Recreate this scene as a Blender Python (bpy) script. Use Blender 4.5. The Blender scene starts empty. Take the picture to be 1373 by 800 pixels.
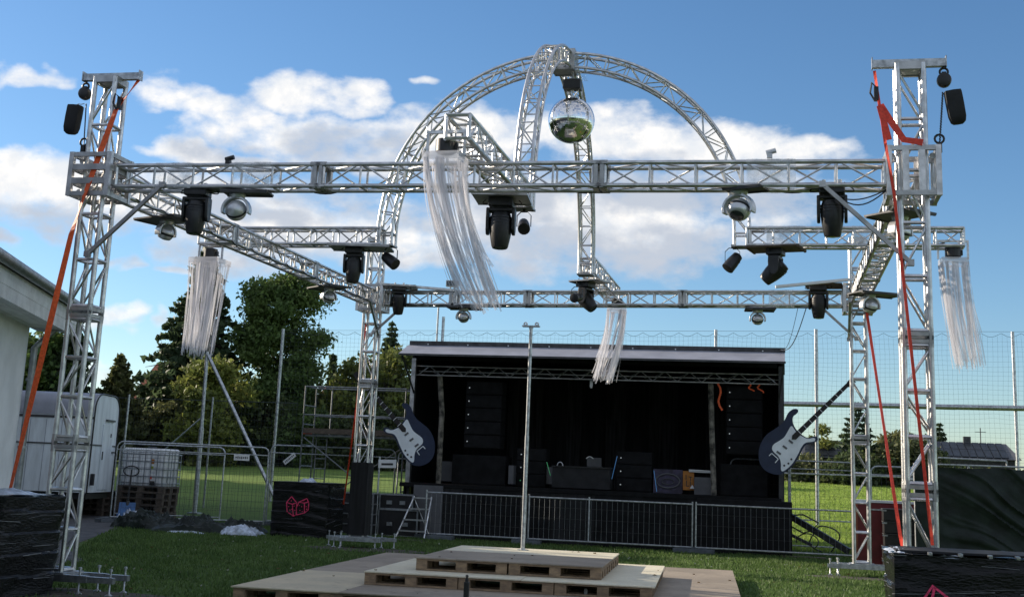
import bpy, bmesh, math, random
import numpy as np
from mathutils import Vector, Matrix, Quaternion
random.seed(7)
rng = np.random.default_rng(7)
V = Vector
PI = math.pi
sc = bpy.context.scene
COL = sc.collection

# ------------------------------------------------------------------ camera
YAW, PITCH, ROLL = 0.2168, 0.2096, 0.0419
F = V((-math.sin(YAW) * math.cos(PITCH), math.cos(YAW) * math.cos(PITCH), math.sin(PITCH)))
R = V((math.cos(YAW), math.sin(YAW), 0))
U = R.cross(F)
R2 = R * math.cos(ROLL) + U * math.sin(ROLL)
U2 = U * math.cos(ROLL) - R * math.sin(ROLL)
cd = bpy.data.cameras.new('camera')
cam = bpy.data.objects.new('camera', cd)
COL.objects.link(cam)
cam.matrix_world = Matrix(((R2.x, U2.x, -F.x, 3.6218), (R2.y, U2.y, -F.y, -20.132), (R2.z, U2.z, -F.z, 1.5884), (0, 0, 0, 1)))
cd.sensor_width = 36
cd.lens = 44.642
cd.shift_y = -0.09165
cd.clip_start = 0.1
cd.clip_end = 6000
sc.camera = cam
sc.view_settings.view_transform = 'Standard'
sc.view_settings.look = 'None'
sc.view_settings.gamma = 1
sc.view_settings.exposure = 0.4
sc.render.engine = 'CYCLES'
sc.cycles.max_bounces = 8
sc.cycles.transparent_max_bounces = 16

# ------------------------------------------------------------------ sun and sky
SUN_AZ, SUN_EL = math.radians(-75), math.radians(20.5)      # azimuth from +Y, negative to the left
to_sun = V((math.sin(SUN_AZ) * math.cos(SUN_EL), math.cos(SUN_AZ) * math.cos(SUN_EL), math.sin(SUN_EL)))
sl = bpy.data.lights.new('sun', 'SUN')
sl.energy = 5.0
sl.angle = math.radians(0.5)
sl.color = (1.0, 0.87, 0.70)
so = bpy.data.objects.new('sun', sl)
COL.objects.link(so)
so.location = to_sun * 60
so.rotation_euler = to_sun.to_track_quat('Z', 'Y').to_euler()

SKY_STRENGTH = 0.112
world = bpy.data.worlds.new('World')
sc.world = world
world.use_nodes = True
wt = world.node_tree
wt.nodes.clear()


class NT:
    """short hand for building node trees"""
    def __init__(s, t): s.t = t
    def n(s, typ, **kw):
        nd = s.t.nodes.new(typ)
        for k, v in kw.items(): setattr(nd, k, v)
        return nd
    def l(s, a, b): s.t.links.new(a, b)
    def m(s, op, a, b=None, c=None, clamp=False):
        nd = s.t.nodes.new('ShaderNodeMath'); nd.operation = op; nd.use_clamp = clamp
        for i, x in enumerate((a, b, c)):
            if x is None: continue
            if isinstance(x, (int, float)): nd.inputs[i].default_value = x
            else: s.l(x, nd.inputs[i])
        return nd.outputs[0]
    def vm(s, op, a, b=None, out=0):
        nd = s.t.nodes.new('ShaderNodeVectorMath'); nd.operation = op
        for i, x in enumerate((a, b)):
            if x is None: continue
            if isinstance(x, (tuple, list)): nd.inputs[i].default_value = x
            else: s.l(x, nd.inputs[i])
        return nd.outputs[out]
    def noise(s, vec, scale, detail=4, rough=0.55):
        nd = s.t.nodes.new('ShaderNodeTexNoise')
        nd.inputs['Scale'].default_value = scale; nd.inputs['Detail'].default_value = detail
        nd.inputs['Roughness'].default_value = rough
        if vec is not None: s.l(vec, nd.inputs['Vector'])
        return nd.outputs[0]
    def ss(s, x, a, b, lo=0.0, hi=1.0):
        nd = s.t.nodes.new('ShaderNodeMapRange'); nd.interpolation_type = 'SMOOTHSTEP'
        s.l(x, nd.inputs[0])
        for i, v in enumerate((a, b, lo, hi)): nd.inputs[i + 1].default_value = v
        return nd.outputs[0]
    def mix(s, f, a, b):
        nd = s.t.nodes.new('ShaderNodeMix'); nd.data_type = 'RGBA'
        if isinstance(f, (int, float)): nd.inputs[0].default_value = f
        else: s.l(f, nd.inputs[0])
        for i, x in ((6, a), (7, b)):
            if isinstance(x, (tuple, list)): nd.inputs[i].default_value = (*x[:3], 1)
            else: s.l(x, nd.inputs[i])
        return nd.outputs[2]


# cloud banks: (azimuth deg from +Y, elevation deg, half width deg, half height deg, weight)
CLOUDS = [(-27.56, 16.09, 2.09, 0.67, 0.75), (-25.26, 15.61, 1.51, 0.61, 0.7), (-22.03, 16.25, 2.22, 0.81, 0.95), (-23.6, 14.72, 3.87, 1.01, 0.95), (-17.45, 14.65, 4.37, 1.21, 0.95), (-19.62, 13.7, 5.05, 0.81, 0.8), (-28.04, 13.69, 2.02, 0.61, 0.75), (-25.31, 13.24, 3.7, 0.54, 0.8), (-14.14, 14.43, 2.36, 1.21, 0.9), (-34.26, 11.21, 3.87, 1.68, 1.15), (-34.96, 15.77, 1.08, 0.34, 0.8), (-17.71, 17.11, 0.67, 0.37, 0.8), (-25.49, 11.57, 6.39, 1.01, 0.9), (-21.43, 10.64, 6.73, 1.68, 1.0), (-24.3, 9.26, 4.04, 1.01, 0.6), (-30.21, 10.7, 3.7, 1.35, 0.85), (-13.31, 11.44, 5.05, 2.22, 0.95), (-8.62, 15.37, 3.7, 1.35, 0.95), (-3.79, 14.7, 6.06, 1.28, 0.95), (0.91, 14.83, 3.03, 0.87, 0.9), (-7.48, 11.3, 5.72, 2.22, 1.1), (-1.75, 12.38, 3.7, 1.35, 0.6), (-2.74, 10.55, 3.03, 0.94, 0.7), (-14.14, 14.43, 4.04, 1.62, 1.0), (-17.13, 9.4, 3.37, 0.61, 0.6), (-29.15, 5.81, 1.14, 0.57, 0.8), (-27.32, 5.71, 0.54, 0.37, 0.7), (-29.78, 3.54, 2.02, 0.74, 0.5), (-29.02, 8.23, 0.61, 0.27, 0.5), (-33.35, 8.62, 1.01, 0.34, 0.5), (-26.79, 8.09, 1.01, 0.27, 0.5)]

def cloud_group():
    """direction -> cloud cover: banks of cumulus placed by azimuth and elevation, broken up by noise"""
    g = bpy.data.node_groups.new('cloud_cover', 'ShaderNodeTree')
    g.interface.new_socket('Dir', in_out='INPUT', socket_type='NodeSocketVector')
    g.interface.new_socket('Cover', in_out='OUTPUT', socket_type='NodeSocketFloat')
    q = NT(g)
    gi, go = q.n('NodeGroupInput'), q.n('NodeGroupOutput')
    d = q.vm('NORMALIZE', gi.outputs[0])
    sp = q.n('ShaderNodeSeparateXYZ'); q.l(d, sp.inputs[0])
    az = q.m('MULTIPLY', q.m('ARCTAN2', sp.outputs[0], sp.outputs[1]), 180 / PI)
    el = q.m('MULTIPLY', q.m('ARCSINE', sp.outputs[2]), 180 / PI)
    # warp so that bank outlines are not ellipses
    sc_ = q.n('ShaderNodeVectorMath'); sc_.operation = 'MULTIPLY'; q.l(d, sc_.inputs[0]); sc_.inputs[1].default_value = (1, 1, 1.7)
    v = sc_.outputs[0]
    w1 = q.m('MULTIPLY', q.m('SUBTRACT', q.noise(v, 9, 3), 0.5), 9.0)
    w2 = q.m('MULTIPLY', q.m('SUBTRACT', q.noise(q.vm('ADD', v, (5, 3, 1)), 11, 3), 0.5), 4.0)
    azw, elw = q.m('ADD', az, w1), q.m('ADD', el, w2)
    tot = None
    for a0, e0, ra, re, wgt in CLOUDS:
        dx = q.m('MULTIPLY', q.m('SUBTRACT', azw, a0), 1 / ra)
        dy = q.m('MULTIPLY', q.m('SUBTRACT', elw, e0), 1 / re)
        r2 = q.m('ADD', q.m('MULTIPLY', dx, dx), q.m('MULTIPLY', dy, dy))
        f = q.m('MULTIPLY', q.m('SUBTRACT', 1.0, r2), wgt)
        tot = f if tot is None else q.m('SMOOTH_MAX', tot, f, 0.25)
    # unseen cloud added beside and above the frame as neutral fill light
    away = q.m('MAXIMUM', q.ss(q.m('ABSOLUTE', q.m('ADD', az, 12.7)), 27, 42), q.ss(el, 26, 40))
    band = q.m('MULTIPLY', q.ss(el, 1, 7), q.ss(el, 40, 80, 1, 0.8))
    base = q.m('SUBTRACT', q.m('MULTIPLY', q.noise(v, 3.2, 3), 3.2), 1.28)
    base = q.m('SUBTRACT', q.m('MULTIPLY', q.m('MULTIPLY', q.m('ADD', base, 1.0), band), away), 1.0)
    tot = q.m('SMOOTH_MAX', tot, base, 0.25)
    tot = q.m('MAXIMUM', tot, -1.6)
    bil = q.m('MULTIPLY', q.m('SUBTRACT', q.noise(v, 20, 8, 0.62), 0.5), 2.5)
    bil2 = q.m('MULTIPLY', q.m('SUBTRACT', q.noise(v, 62, 5, 0.6), 0.5), 0.9)
    q.l(q.m('ADD', q.m('ADD', tot, bil), bil2), go.inputs[0])
    return g


w = NT(wt)
sky = w.n('ShaderNodeTexSky', sky_type='NISHITA')
sky.sun_disc = False
sky.sun_elevation = SUN_EL
sky.sun_rotation = SUN_AZ
sky.altitude = 300
sky.air_density = 1.0
sky.dust_density = 0.25
sky.ozone_density = 3.6
tc = w.n('ShaderNodeTexCoord')
cg = cloud_group()
g1 = w.n('ShaderNodeGroup'); g1.node_tree = cg; w.l(tc.outputs['Generated'], g1.inputs[0])
g2 = w.n('ShaderNodeGroup'); g2.node_tree = cg
w.l(w.vm('ADD', tc.outputs['Generated'], tuple(V((-0.030, 0.0, 0.042)))), g2.inputs[0])
cover, cover_up = g1.outputs[0], g2.outputs[0]
alpha = w.ss(cover, -0.40, 1.0)
alpha = w.m('POWER', alpha, 0.85)
# thick cloud above / towards the sun means this spot is in the cloud's own shade
shade = w.ss(w.m('ADD', w.m('MULTIPLY', cover_up, 0.75), w.m('MULTIPLY', cover, 0.25)), -0.25, 0.90)
puff = w.ss(w.noise(tc.outputs['Generated'], 38, 6, 0.6), 0.36, 0.66)
lit = w.mix(puff, (0.66, 0.68, 0.71), (0.86, 0.83, 0.79))
ccol = w.mix(shade, lit, (0.43, 0.47, 0.54))
hs = w.n('ShaderNodeHueSaturation'); hs.inputs['Saturation'].default_value = 1.10; w.l(sky.outputs[0], hs.inputs['Color'])
bg1 = w.n('ShaderNodeBackground'); w.l(hs.outputs[0], bg1.inputs[0]); bg1.inputs[1].default_value = SKY_STRENGTH
bg2 = w.n('ShaderNodeBackground'); w.l(ccol, bg2.inputs[0]); bg2.inputs[1].default_value = 1.0
mx = w.n('ShaderNodeMixShader'); w.l(alpha, mx.inputs[0]); w.l(bg1.outputs[0], mx.inputs[1]); w.l(bg2.outputs[0], mx.inputs[2])
wo = w.n('ShaderNodeOutputWorld'); w.l(mx.outputs[0], wo.inputs[0])

# ------------------------------------------------------------------ materials
def mat(name, col, rough=0.6, metal=0.0, vary=0.18, scale=6.0, bump=0.0, bscale=40.0, col2=None, spec=None, rvar=0.1, trans=0.0, alpha=1.0, stretch=None):
    m = bpy.data.materials.new(name); m.use_nodes = True
    q = NT(m.node_tree); b = m.node_tree.nodes['Principled BSDF']
    tc = q.n('ShaderNodeTexCoord')
    vec = tc.outputs['Object']
    gp = q.n('ShaderNodeNewGeometry')
    vec = gp.outputs['Position']
    if stretch: vec = q.vm('MULTIPLY', vec, stretch)
    no = q.noise(vec, scale, 5, 0.6)
    oi = q.n('ShaderNodeObjectInfo')
    c2 = col2 or tuple(max(0, c * (1 - 2 * vary)) for c in col)
    c1 = col if col2 else tuple(min(1, c * (1 + vary)) for c in col)
    f = q.ss(no, 0.3, 0.7)
    c = q.mix(f, c1, c2)
    hv = q.n('ShaderNodeHueSaturation'); q.l(c, hv.inputs['Color'])
    q.l(q.m('ADD', 1 - vary * .5, q.m('MULTIPLY', oi.outputs['Random'], vary)), hv.inputs['Value'])
    q.l(hv.outputs[0], b.inputs['Base Color'])
    b.inputs['Metallic'].default_value = metal
    q.l(q.m('ADD', rough - rvar / 2, q.m('MULTIPLY', no, rvar)), b.inputs['Roughness'])
    if spec is not None: b.inputs['Specular IOR Level'].default_value = spec
    if trans: b.inputs['Transmission Weight'].default_value = trans
    if alpha < 1: b.inputs['Alpha'].default_value = alpha
    if bump:
        bn = q.n('ShaderNodeBump'); bn.inputs['Strength'].default_value = bump; bn.inputs['Distance'].default_value = 0.02
        q.l(q.noise(vec, bscale, 4), bn.inputs['Height']); q.l(bn.outputs[0], b.inputs['Normal'])
    return m

def emis(name, col, strength):
    m = bpy.data.materials.new(name); m.use_nodes = True
    b = m.node_tree.nodes['Principled BSDF']
    b.inputs['Base Color'].default_value = (*[c * .3 for c in col], 1)
    b.inputs['Emission Color'].default_value = (*col, 1); b.inputs['Emission Strength'].default_value = strength
    return m

def boardmat(name, c1, c2, edge):
    """chipboard: pressed flakes, water marks, boot dirt"""
    m = bpy.data.materials.new(name); m.use_nodes = True
    q = NT(m.node_tree); b = m.node_tree.nodes['Principled BSDF']
    p = q.n('ShaderNodeNewGeometry').outputs['Position']; oi = q.n('ShaderNodeObjectInfo')
    p2 = q.vm('ADD', p, q.vm('MULTIPLY', oi.outputs['Location'], (3.1, 1.7, 0)))
    vo = q.n('ShaderNodeTexVoronoi'); vo.inputs['Scale'].default_value = 34; q.l(q.vm('MULTIPLY', p2, (1, 2.2, 1)), vo.inputs['Vector'])
    sp = q.n('ShaderNodeSeparateColor'); q.l(vo.outputs['Color'], sp.inputs[0])
    c = q.mix(q.ss(q.noise(p2, 1.3, 5), .32, .68), c1, c2)
    c = q.mix(q.m('MULTIPLY', sp.outputs[0], .32), c, tuple(x * .62 for x in c2))
    c = q.mix(q.m('MULTIPLY', q.ss(q.noise(p2, 3.6, 6, .65), .56, .74), .6), c, tuple(x * .45 for x in c2))
    c = q.mix(q.m('MULTIPLY', q.ss(q.noise(q.vm('MULTIPLY', p2, (1, .35, 1)), 6, 3), .60, .72), .35), c, edge)
    q.l(c, b.inputs['Base Color']); b.inputs['Roughness'].default_value = .78; b.inputs['Specular IOR Level'].default_value = .25
    bn = q.n('ShaderNodeBump'); bn.inputs['Strength'].default_value = .25; bn.inputs['Distance'].default_value = .01
    q.l(q.m('ADD', q.noise(p2, 60, 3), sp.outputs[1]), bn.inputs['Height']); q.l(bn.outputs[0], b.inputs['Normal'])
    return m

def leafmat(name, c1, c2, scale=0.5):
    m = bpy.data.materials.new(name); m.use_nodes = True
    q = NT(m.node_tree); t = m.node_tree; b = t.nodes['Principled BSDF']
    gp = q.n('ShaderNodeNewGeometry')
    no = q.noise(gp.outputs['Position'], scale, 3)
    f = q.ss(no, 0.3, 0.7)
    c = q.mix(f, c1, c2)
    rnd = q.n('ShaderNodeHueSaturation'); q.l(c, rnd.inputs['Color'])
    q.l(q.m('ADD', 0.6, q.m('MULTIPLY', gp.outputs['Random Per Island'], 0.8)), rnd.inputs['Value'])
    q.l(rnd.outputs[0], b.inputs['Base Color']); b.inputs['Roughness'].default_value = 0.55
    b.inputs['Specular IOR Level'].default_value = 0.3
    tr = q.n('ShaderNodeBsdfTranslucent'); q.l(rnd.outputs[0], tr.inputs[0])
    ms = q.n('ShaderNodeMixShader'); ms.inputs[0].default_value = 0.4
    q.l(b.outputs[0], ms.inputs[1]); q.l(tr.outputs[0], ms.inputs[2])
    q.l(ms.outputs[0], t.nodes['Material Output'].inputs[0])
    return m

M = {}
M['alu'] = mat('aluminium', (0.64, 0.64, 0.64), 0.36, 1.0, 0.14, 7, 0.10, 60, rvar=0.2)
M['alu_dull'] = mat('dull_aluminium', (0.46, 0.46, 0.46), 0.44, 1.0, 0.14, 5, 0.08, 60, rvar=0.2)
M['galv'] = mat('galvanised_steel', (0.50, 0.52, 0.54), 0.42, 0.95, 0.18, 14, 0.1, 60, rvar=0.25)
M['black'] = mat('black_plastic', (0.017, 0.017, 0.019), 0.42, 0, 0.2, 9, 0.1, 80)
M['blackmatt'] = mat('matt_black', (0.013, 0.013, 0.015), 0.75, 0, 0.25, 4, 0.1, 50)
M['stageblack'] = mat('stage_black', (0.0075, 0.0075, 0.009), 0.8, 0, 0.3, 4, 0.1, 50, spec=0.25)
M['scaff'] = mat('weathered_scaffold_tube', (0.22, 0.235, 0.245), 0.55, 0.7, 0.2, 6, 0.1, 40)
M['cloth'] = mat('black_drape', (0.010, 0.010, 0.012), 0.85, 0, 0.4, 2.5, 0.3, 14, stretch=(6, 6, .3))
M['cloth2'] = mat('charcoal_drape', (0.035, 0.035, 0.039), 0.85, 0, 0.4, 2.5, 0.3, 14, stretch=(6, 6, .3))
M['film'] = mat('black_stretch_film', (0.006, 0.006, 0.007), 0.24, 0, 0.3, 3, 0.9, 16, rvar=0.2, stretch=(1, 1, 3.2), spec=0.35)
M['filmwhite'] = mat('clear_film_scraps', (0.55, 0.62, 0.74), 0.35, 0, 0.25, 8, 0.4, 15)
M['silver'] = mat('silver_housing', (0.62, 0.63, 0.65), 0.32, 0.55, 0.08, 8, 0.03, 50)
M['white'] = mat('white_paint', (0.72, 0.73, 0.74), 0.5, 0, 0.05, 4, 0.05, 40)
M['lens'] = mat('lens_glass', (0.03, 0.035, 0.045), 0.08, 0, 0.1, 5, 0, 5, spec=0.8, rvar=0.02)
M['mirror'] = mat('mirror_tile', (0.90, 0.90, 0.91), 0.10, 1.0, 0.02, 5, 0, 5, rvar=0.02)
M['strap'] = mat('orange_webbing', (0.85, 0.115, 0.02), 0.6, 0, 0.12, 30, 0.2, 120)
M['strapred'] = mat('red_webbing', (0.78, 0.055, 0.022), 0.6, 0, 0.12, 30, 0.2, 120)
M['wood'] = mat('pallet_wood', (0.36, 0.25, 0.155), 0.8, 0, 0.30, 9, 0.35, 45, col2=(0.20, 0.14, 0.095), stretch=(1, 3, 3))
M['wooddark'] = mat('weathered_pallet_wood', (0.13, 0.10, 0.075), 0.85, 0, 0.3, 9, 0.35, 45, col2=(0.07, 0.055, 0.045), stretch=(1, 3, 3))
M['ply'] = boardmat('pale_chipboard', (0.68, 0.58, 0.41), (0.55, 0.48, 0.35), (0.70, 0.62, 0.46))
M['plycream'] = boardmat('cream_chipboard', (0.80, 0.74, 0.58), (0.68, 0.62, 0.47), (0.74, 0.58, 0.24))
M['plybrown'] = boardmat('worn_brown_board', (0.40, 0.335, 0.265), (0.30, 0.255, 0.205), (0.46, 0.39, 0.31))
M['wall'] = mat('white_render', (0.82, 0.84, 0.87), 0.85, 0, 0.06, 1.6, 0.12, 120)
M['soffit'] = mat('white_soffit_boards', (0.74, 0.77, 0.79), 0.7, 0, 0.08, 4, 0.1, 40)
M['roof'] = mat('dark_roof_sheet', (0.06, 0.058, 0.055), 0.75, 0, 0.25, 6, 0.3, 20)
M['zinc'] = mat('zinc_pipe', (0.36, 0.38, 0.40), 0.45, 0.8, 0.15, 8, 0.1, 40)
M['trailer'] = mat('trailer_panel', (0.78, 0.84, 0.88), 0.45, 0, 0.09, 3, 0.05, 30, stretch=(1.5, 1.5, .25))
M['trailergrey'] = mat('trailer_roof_grey', (0.30, 0.31, 0.36), 0.5, 0, 0.08, 2, 0.05, 30)
M['tank'] = mat('white_tank_plastic', (0.90, 0.90, 0.91), 0.5, 0, 0.04, 3, 0.05, 30)
M['blue'] = mat('blue_paint', (0.04, 0.14, 0.35), 0.45, 0, 0.15, 8, 0.05, 30)
M['navy'] = mat('navy_board', (0.013, 0.023, 0.060), 0.5, 0, 0.1, 5, 0.05, 30)
M['neck'] = mat('dark_fretboard', (0.016, 0.013, 0.013), 0.6, 0, 0.2, 9, 0.1, 40)
M['pick'] = mat('pale_grey_board', (0.80, 0.84, 0.88), 0.55, 0, 0.05, 3, 0.05, 30)
M['pink'] = mat('pink_spray_paint', (0.85, 0.05, 0.16), 0.6, 0, 0.25, 30, 0, 5)
M['tarp'] = mat('dark_green_tarpaulin', (0.012, 0.020, 0.016), 0.55, 0, 0.25, 2.5, 0.25, 18, spec=0.3)
M['filmglint'] = mat('film_edge_glint', (0.24, 0.25, 0.27), 0.3, 0, 0.3, 8)  # pale grey that paints highlights onto the black film
M['red'] = mat('dark_red_paint', (0.16, 0.012, 0.017), 0.5, 0, 0.12, 5, 0.05, 30)
M['grey'] = mat('grey_sheet', (0.11, 0.11, 0.12), 0.6, 0, 0.10, 3, 0.05, 40)
M['darkgrey'] = mat('dark_grey_metal', (0.07, 0.07, 0.075), 0.5, 0.3, 0.2, 5, 0.05, 40)
M['purple'] = mat('purple_print', (0.05, 0.04, 0.085), 0.5, 0, 0.3, 7, 0.05, 40)
M['orangecard'] = mat('orange_card', (0.42, 0.16, 0.025), 0.6, 0, 0.15, 7, 0.05, 40)
M['brick'] = mat('red_roof_tile', (0.30, 0.085, 0.045), 0.8, 0, 0.25, 3, 0.3, 14)
M['housewall'] = mat('pale_house_wall', (0.45, 0.41, 0.34), 0.85, 0, 0.1, 1, 0.1, 30)
M['panel'] = mat('solar_glass', (0.014, 0.018, 0.026), 0.42, 0, 0.2, 2, 0, 10, spec=0.3)
M['bark'] = mat('bark', (0.085, 0.062, 0.045), 0.9, 0, 0.3, 6, 0.6, 12)
M['net'] = mat('net_cord', (0.045, 0.06, 0.062), 0.8, 0, 0.1, 5)
M['concrete'] = mat('concrete', (0.23, 0.23, 0.23), 0.9, 0, 0.15, 10, 0.3, 60)
M['footblock'] = mat('grey_plastic_foot', (0.10, 0.115, 0.13), 0.7, 0, 0.15, 8, 0.1, 40)
M['lightwood'] = mat('patchy_post_wood', (0.20, 0.18, 0.15), 0.8, 0, 0.45, 6, 0.3, 20)  # grey brown wood, tone varied in patches
M['text'] = mat('dark_print', (0.03, 0.03, 0.035), 0.6, 0, 0.1, 5)
M['led'] = emis('led_white', (0.85, 0.95, 1.0), 0.30)
M['ledgreen'] = emis('led_green', (0.2, 1.0, 0.45), 0.12)
M['ledblue'] = emis('led_blue', (0.15, 0.45, 1.0), 0.16)

def strandmat():
    m = bpy.data.materials.new('clear_plastic_strip'); m.use_nodes = True
    q = NT(m.node_tree); t = m.node_tree; b = t.nodes['Principled BSDF']
    b.inputs['Base Color'].default_value = (0.80, 0.80, 0.84, 1); b.inputs['Roughness'].default_value = 0.25
    tr = q.n('ShaderNodeBsdfTranslucent'); tr.inputs[0].default_value = (0.85, 0.85, 0.9, 1)
    ms = q.n('ShaderNodeMixShader'); ms.inputs[0].default_value = 0.45
    q.l(b.outputs[0], ms.inputs[1]); q.l(tr.outputs[0], ms.inputs[2])
    tp = q.n('ShaderNodeBsdfTransparent')
    m2 = q.n('ShaderNodeMixShader'); m2.inputs[0].default_value = 0.31
    q.l(tp.outputs[0], m2.inputs[1]); q.l(ms.outputs[0], m2.inputs[2])
    q.l(m2.outputs[0], t.nodes['Material Output'].inputs[0])
    return m
M['strand'] = strandmat()

def clearfilm():
    m = bpy.data.materials.new('clear_wrap'); m.use_nodes = True
    q = NT(m.node_tree); t = m.node_tree; b = t.nodes['Principled BSDF']
    gp = q.n('ShaderNodeNewGeometry')
    b.inputs['Base Color'].default_value = (0.75, 0.78, 0.82, 1); b.inputs['Roughness'].default_value = 0.15
    bn = q.n('ShaderNodeBump'); bn.inputs['Strength'].default_value = 0.8; bn.inputs['Distance'].default_value = 0.03
    q.l(q.noise(gp.outputs['Position'], 14, 4), bn.inputs['Height']); q.l(bn.outputs[0], b.inputs['Normal'])
    tp = q.n('ShaderNodeBsdfTransparent')
    ms = q.n('ShaderNodeMixShader')
    q.l(q.ss(q.noise(gp.outputs['Position'], 9, 4), 0.4, 0.75, 0.12, 0.55), ms.inputs[0])
    q.l(tp.outputs[0], ms.inputs[1]); q.l(b.outputs[0], ms.inputs[2])
    q.l(ms.outputs[0], t.nodes['Material Output'].inputs[0])
    return m
M['wrap'] = clearfilm()

# ------------------------------------------------------------------ builders
class B:
    """collects shapes and links them as one mesh"""
    def __init__(s): s.v = []; s.f = []
    def add(s, vs, fs):
        o = len(s.v); s.v += [tuple(v) for v in vs]; s.f += [tuple(i + o for i in f) for f in fs]; return s
    def box(s, c, size, rot=None):
        c = V(c); hx, hy, hz = (k / 2 for k in size)
        P = [V((x, y, z)) for x in (-hx, hx) for y in (-hy, hy) for z in (-hz, hz)]
        if rot is not None: P = [rot @ p for p in P]
        return s.add([c + p for p in P], [(0, 1, 3, 2), (4, 6, 7, 5), (0, 4, 5, 1), (2, 3, 7, 6), (0, 2, 6, 4), (1, 5, 7, 3)])
    def bar(s, p0, p1, wd, ht, up=(0, 0, 1)):
        """rectangular bar from p0 to p1"""
        p0, p1 = V(p0), V(p1); d = (p1 - p0).normalized(); u = V(up)
        if abs(d.dot(u)) > .99: u = V((0, 1, 0))
        a = d.cross(u).normalized() * wd / 2; b = a.cross(d).normalized() * ht / 2
        return s.add([p + i + j for p in (p0, p1) for i, j in ((-a, -b), (a, -b), (a, b), (-a, b))],
                     [(0, 3, 2, 1), (4, 5, 6, 7), (0, 1, 5, 4), (1, 2, 6, 5), (2, 3, 7, 6), (3, 0, 4, 7)])
    def tube(s, pts, r, n=8, caps=True, closed=False, flat=None):
        """swept tube; r a number or a list"""
        pts = [V(p) for p in pts]; m = len(pts); o = len(s.v)
        ref = None
        for i, p in enumerate(pts):
            if closed: d = pts[(i + 1) % m] - pts[i - 1]
            else: d = pts[min(i + 1, m - 1)] - pts[max(i - 1, 0)]
            d.normalize()
            if ref is None:
                ref = d.orthogonal().normalized() if flat is None else (V(flat) - d * d.dot(V(flat))).normalized()
            ref = (ref - d * d.dot(ref)).normalized(); bi = d.cross(ref)
            rr = r[i] if isinstance(r, (list, tuple)) else r
            for k in range(n):
                a = 2 * PI * k / n + PI / n
                s.v.append(tuple(p + (ref * math.cos(a) + bi * math.sin(a)) * rr))
        for i in range(m if closed else m - 1):
            for k in range(n):
                a, b = o + i * n, o + ((i + 1) % m) * n
                s.f.append((a + k, a + (k + 1) % n, b + (k + 1) % n, b + k))
        if caps and not closed:
            s.f.append(tuple(o + k for k in reversed(range(n)))); s.f.append(tuple(o + (m - 1) * n + k for k in range(n)))
        return s
    def ribbon(s, pts, w, side, th=0.004):
        """flat strap of some thickness along pts; side = width direction (vector or list)"""
        pts = [V(p) for p in pts]; o = len(s.v); m = len(pts)
        for i, p in enumerate(pts):
            d = (pts[min(i + 1, m - 1)] - pts[max(i - 1, 0)]).normalized()
            sd = V(side[i]) if isinstance(side, list) else V(side)
            sd = (sd - d * d.dot(sd)).normalized(); n = d.cross(sd)
            for a, b in ((-1, -1), (1, -1), (1, 1), (-1, 1)):
                s.v.append(tuple(p + sd * a * w / 2 + n * b * th / 2))
        for i in range(m - 1):
            a, b = o + 4 * i, o + 4 * i + 4
            for k in range(4): s.f.append((a + k, a + (k + 1) % 4, b + (k + 1) % 4, b + k))
        s.f.append((o + 3, o + 2, o + 1, o)); e = o + 4 * (m - 1); s.f.append((e, e + 1, e + 2, e + 3))
        return s
    def lathe(s, c, prof, n=20, axis=(0, 0, 1)):
        """profile (r, h) turned round an axis through c"""
        c = V(c); ax = V(axis).normalized(); x = ax.orthogonal().normalized(); y = ax.cross(x); o = len(s.v)
        for r, h in prof:
            for k in range(n):
                a = 2 * PI * k / n
                s.v.append(tuple(c + ax * h + (x * math.cos(a) + y * math.sin(a)) * max(r, 1e-4)))
        for i in range(len(prof) - 1):
            for k in range(n):
                a, b = o + i * n, o + (i + 1) * n
                s.f.append((a + k, a + (k + 1) % n, b + (k + 1) % n, b + k))
        s.f.append(tuple(o + k for k in reversed(range(n)))); s.f.append(tuple(o + (len(prof) - 1) * n + k for k in range(n)))
        return s
    def prism(s, outline, f, d):
        """outline = 2D points, f maps (u, v, w) to space, extruded from w=0 to w=d"""
        n = len(outline); o = len(s.v)
        for w_ in (0, d):
            for u, v in outline: s.v.append(tuple(f(u, v, w_)))
        s.f.append(tuple(o + k for k in reversed(range(n)))); s.f.append(tuple(o + n + k for k in range(n)))
        for k in range(n): s.f.append((o + k, o + (k + 1) % n, o + n + (k + 1) % n, o + n + k))
        return s
    def mesh(s, name, m, smooth=False):
        me = bpy.data.meshes.new(name)
        me.from_pydata(s.v, [], s.f)
        bm = bmesh.new(); bm.from_mesh(me); bmesh.ops.recalc_face_normals(bm, faces=bm.faces); bm.to_mesh(me); bm.free()
        me.materials.append(m if not isinstance(m, str) else M[m])
        if smooth:
            me.polygons.foreach_set('use_smooth', [True] * len(me.polygons))
            me.set_sharp_from_angle(angle=math.radians(38))
        return me
    def obj(s, name, m, parent=None, smooth=False, kind=None, bevel=0):
        """points were given in the parent's own space"""
        o = bpy.data.objects.new(name, s.mesh(name, m, smooth)); COL.objects.link(o)
        if parent is not None: o.parent = parent
        if kind: o['kind'] = kind
        if bevel:
            bv = o.modifiers.new('bevel', 'BEVEL'); bv.width = bevel; bv.segments = 2; bv.limit_method = 'ANGLE'
        return o

def tag(o, label, cat, group=None):
    o['label'] = label; o['category'] = cat
    if group: o['group'] = group
    return o

def thing(name, label, cat, loc=(0, 0, 0), rz=0.0, group=None):
    o = bpy.data.objects.new(name, None); COL.objects.link(o)
    o.location = loc; o.rotation_euler = (0, 0, rz); o.empty_display_size = .2
    return tag(o, label, cat, group)

def copy_tree(o, parent=None):
    c = o.copy(); COL.objects.link(c)
    if parent is not None: c.parent = parent
    for ch in list(o.children): copy_tree(ch, c)
    return c

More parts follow.
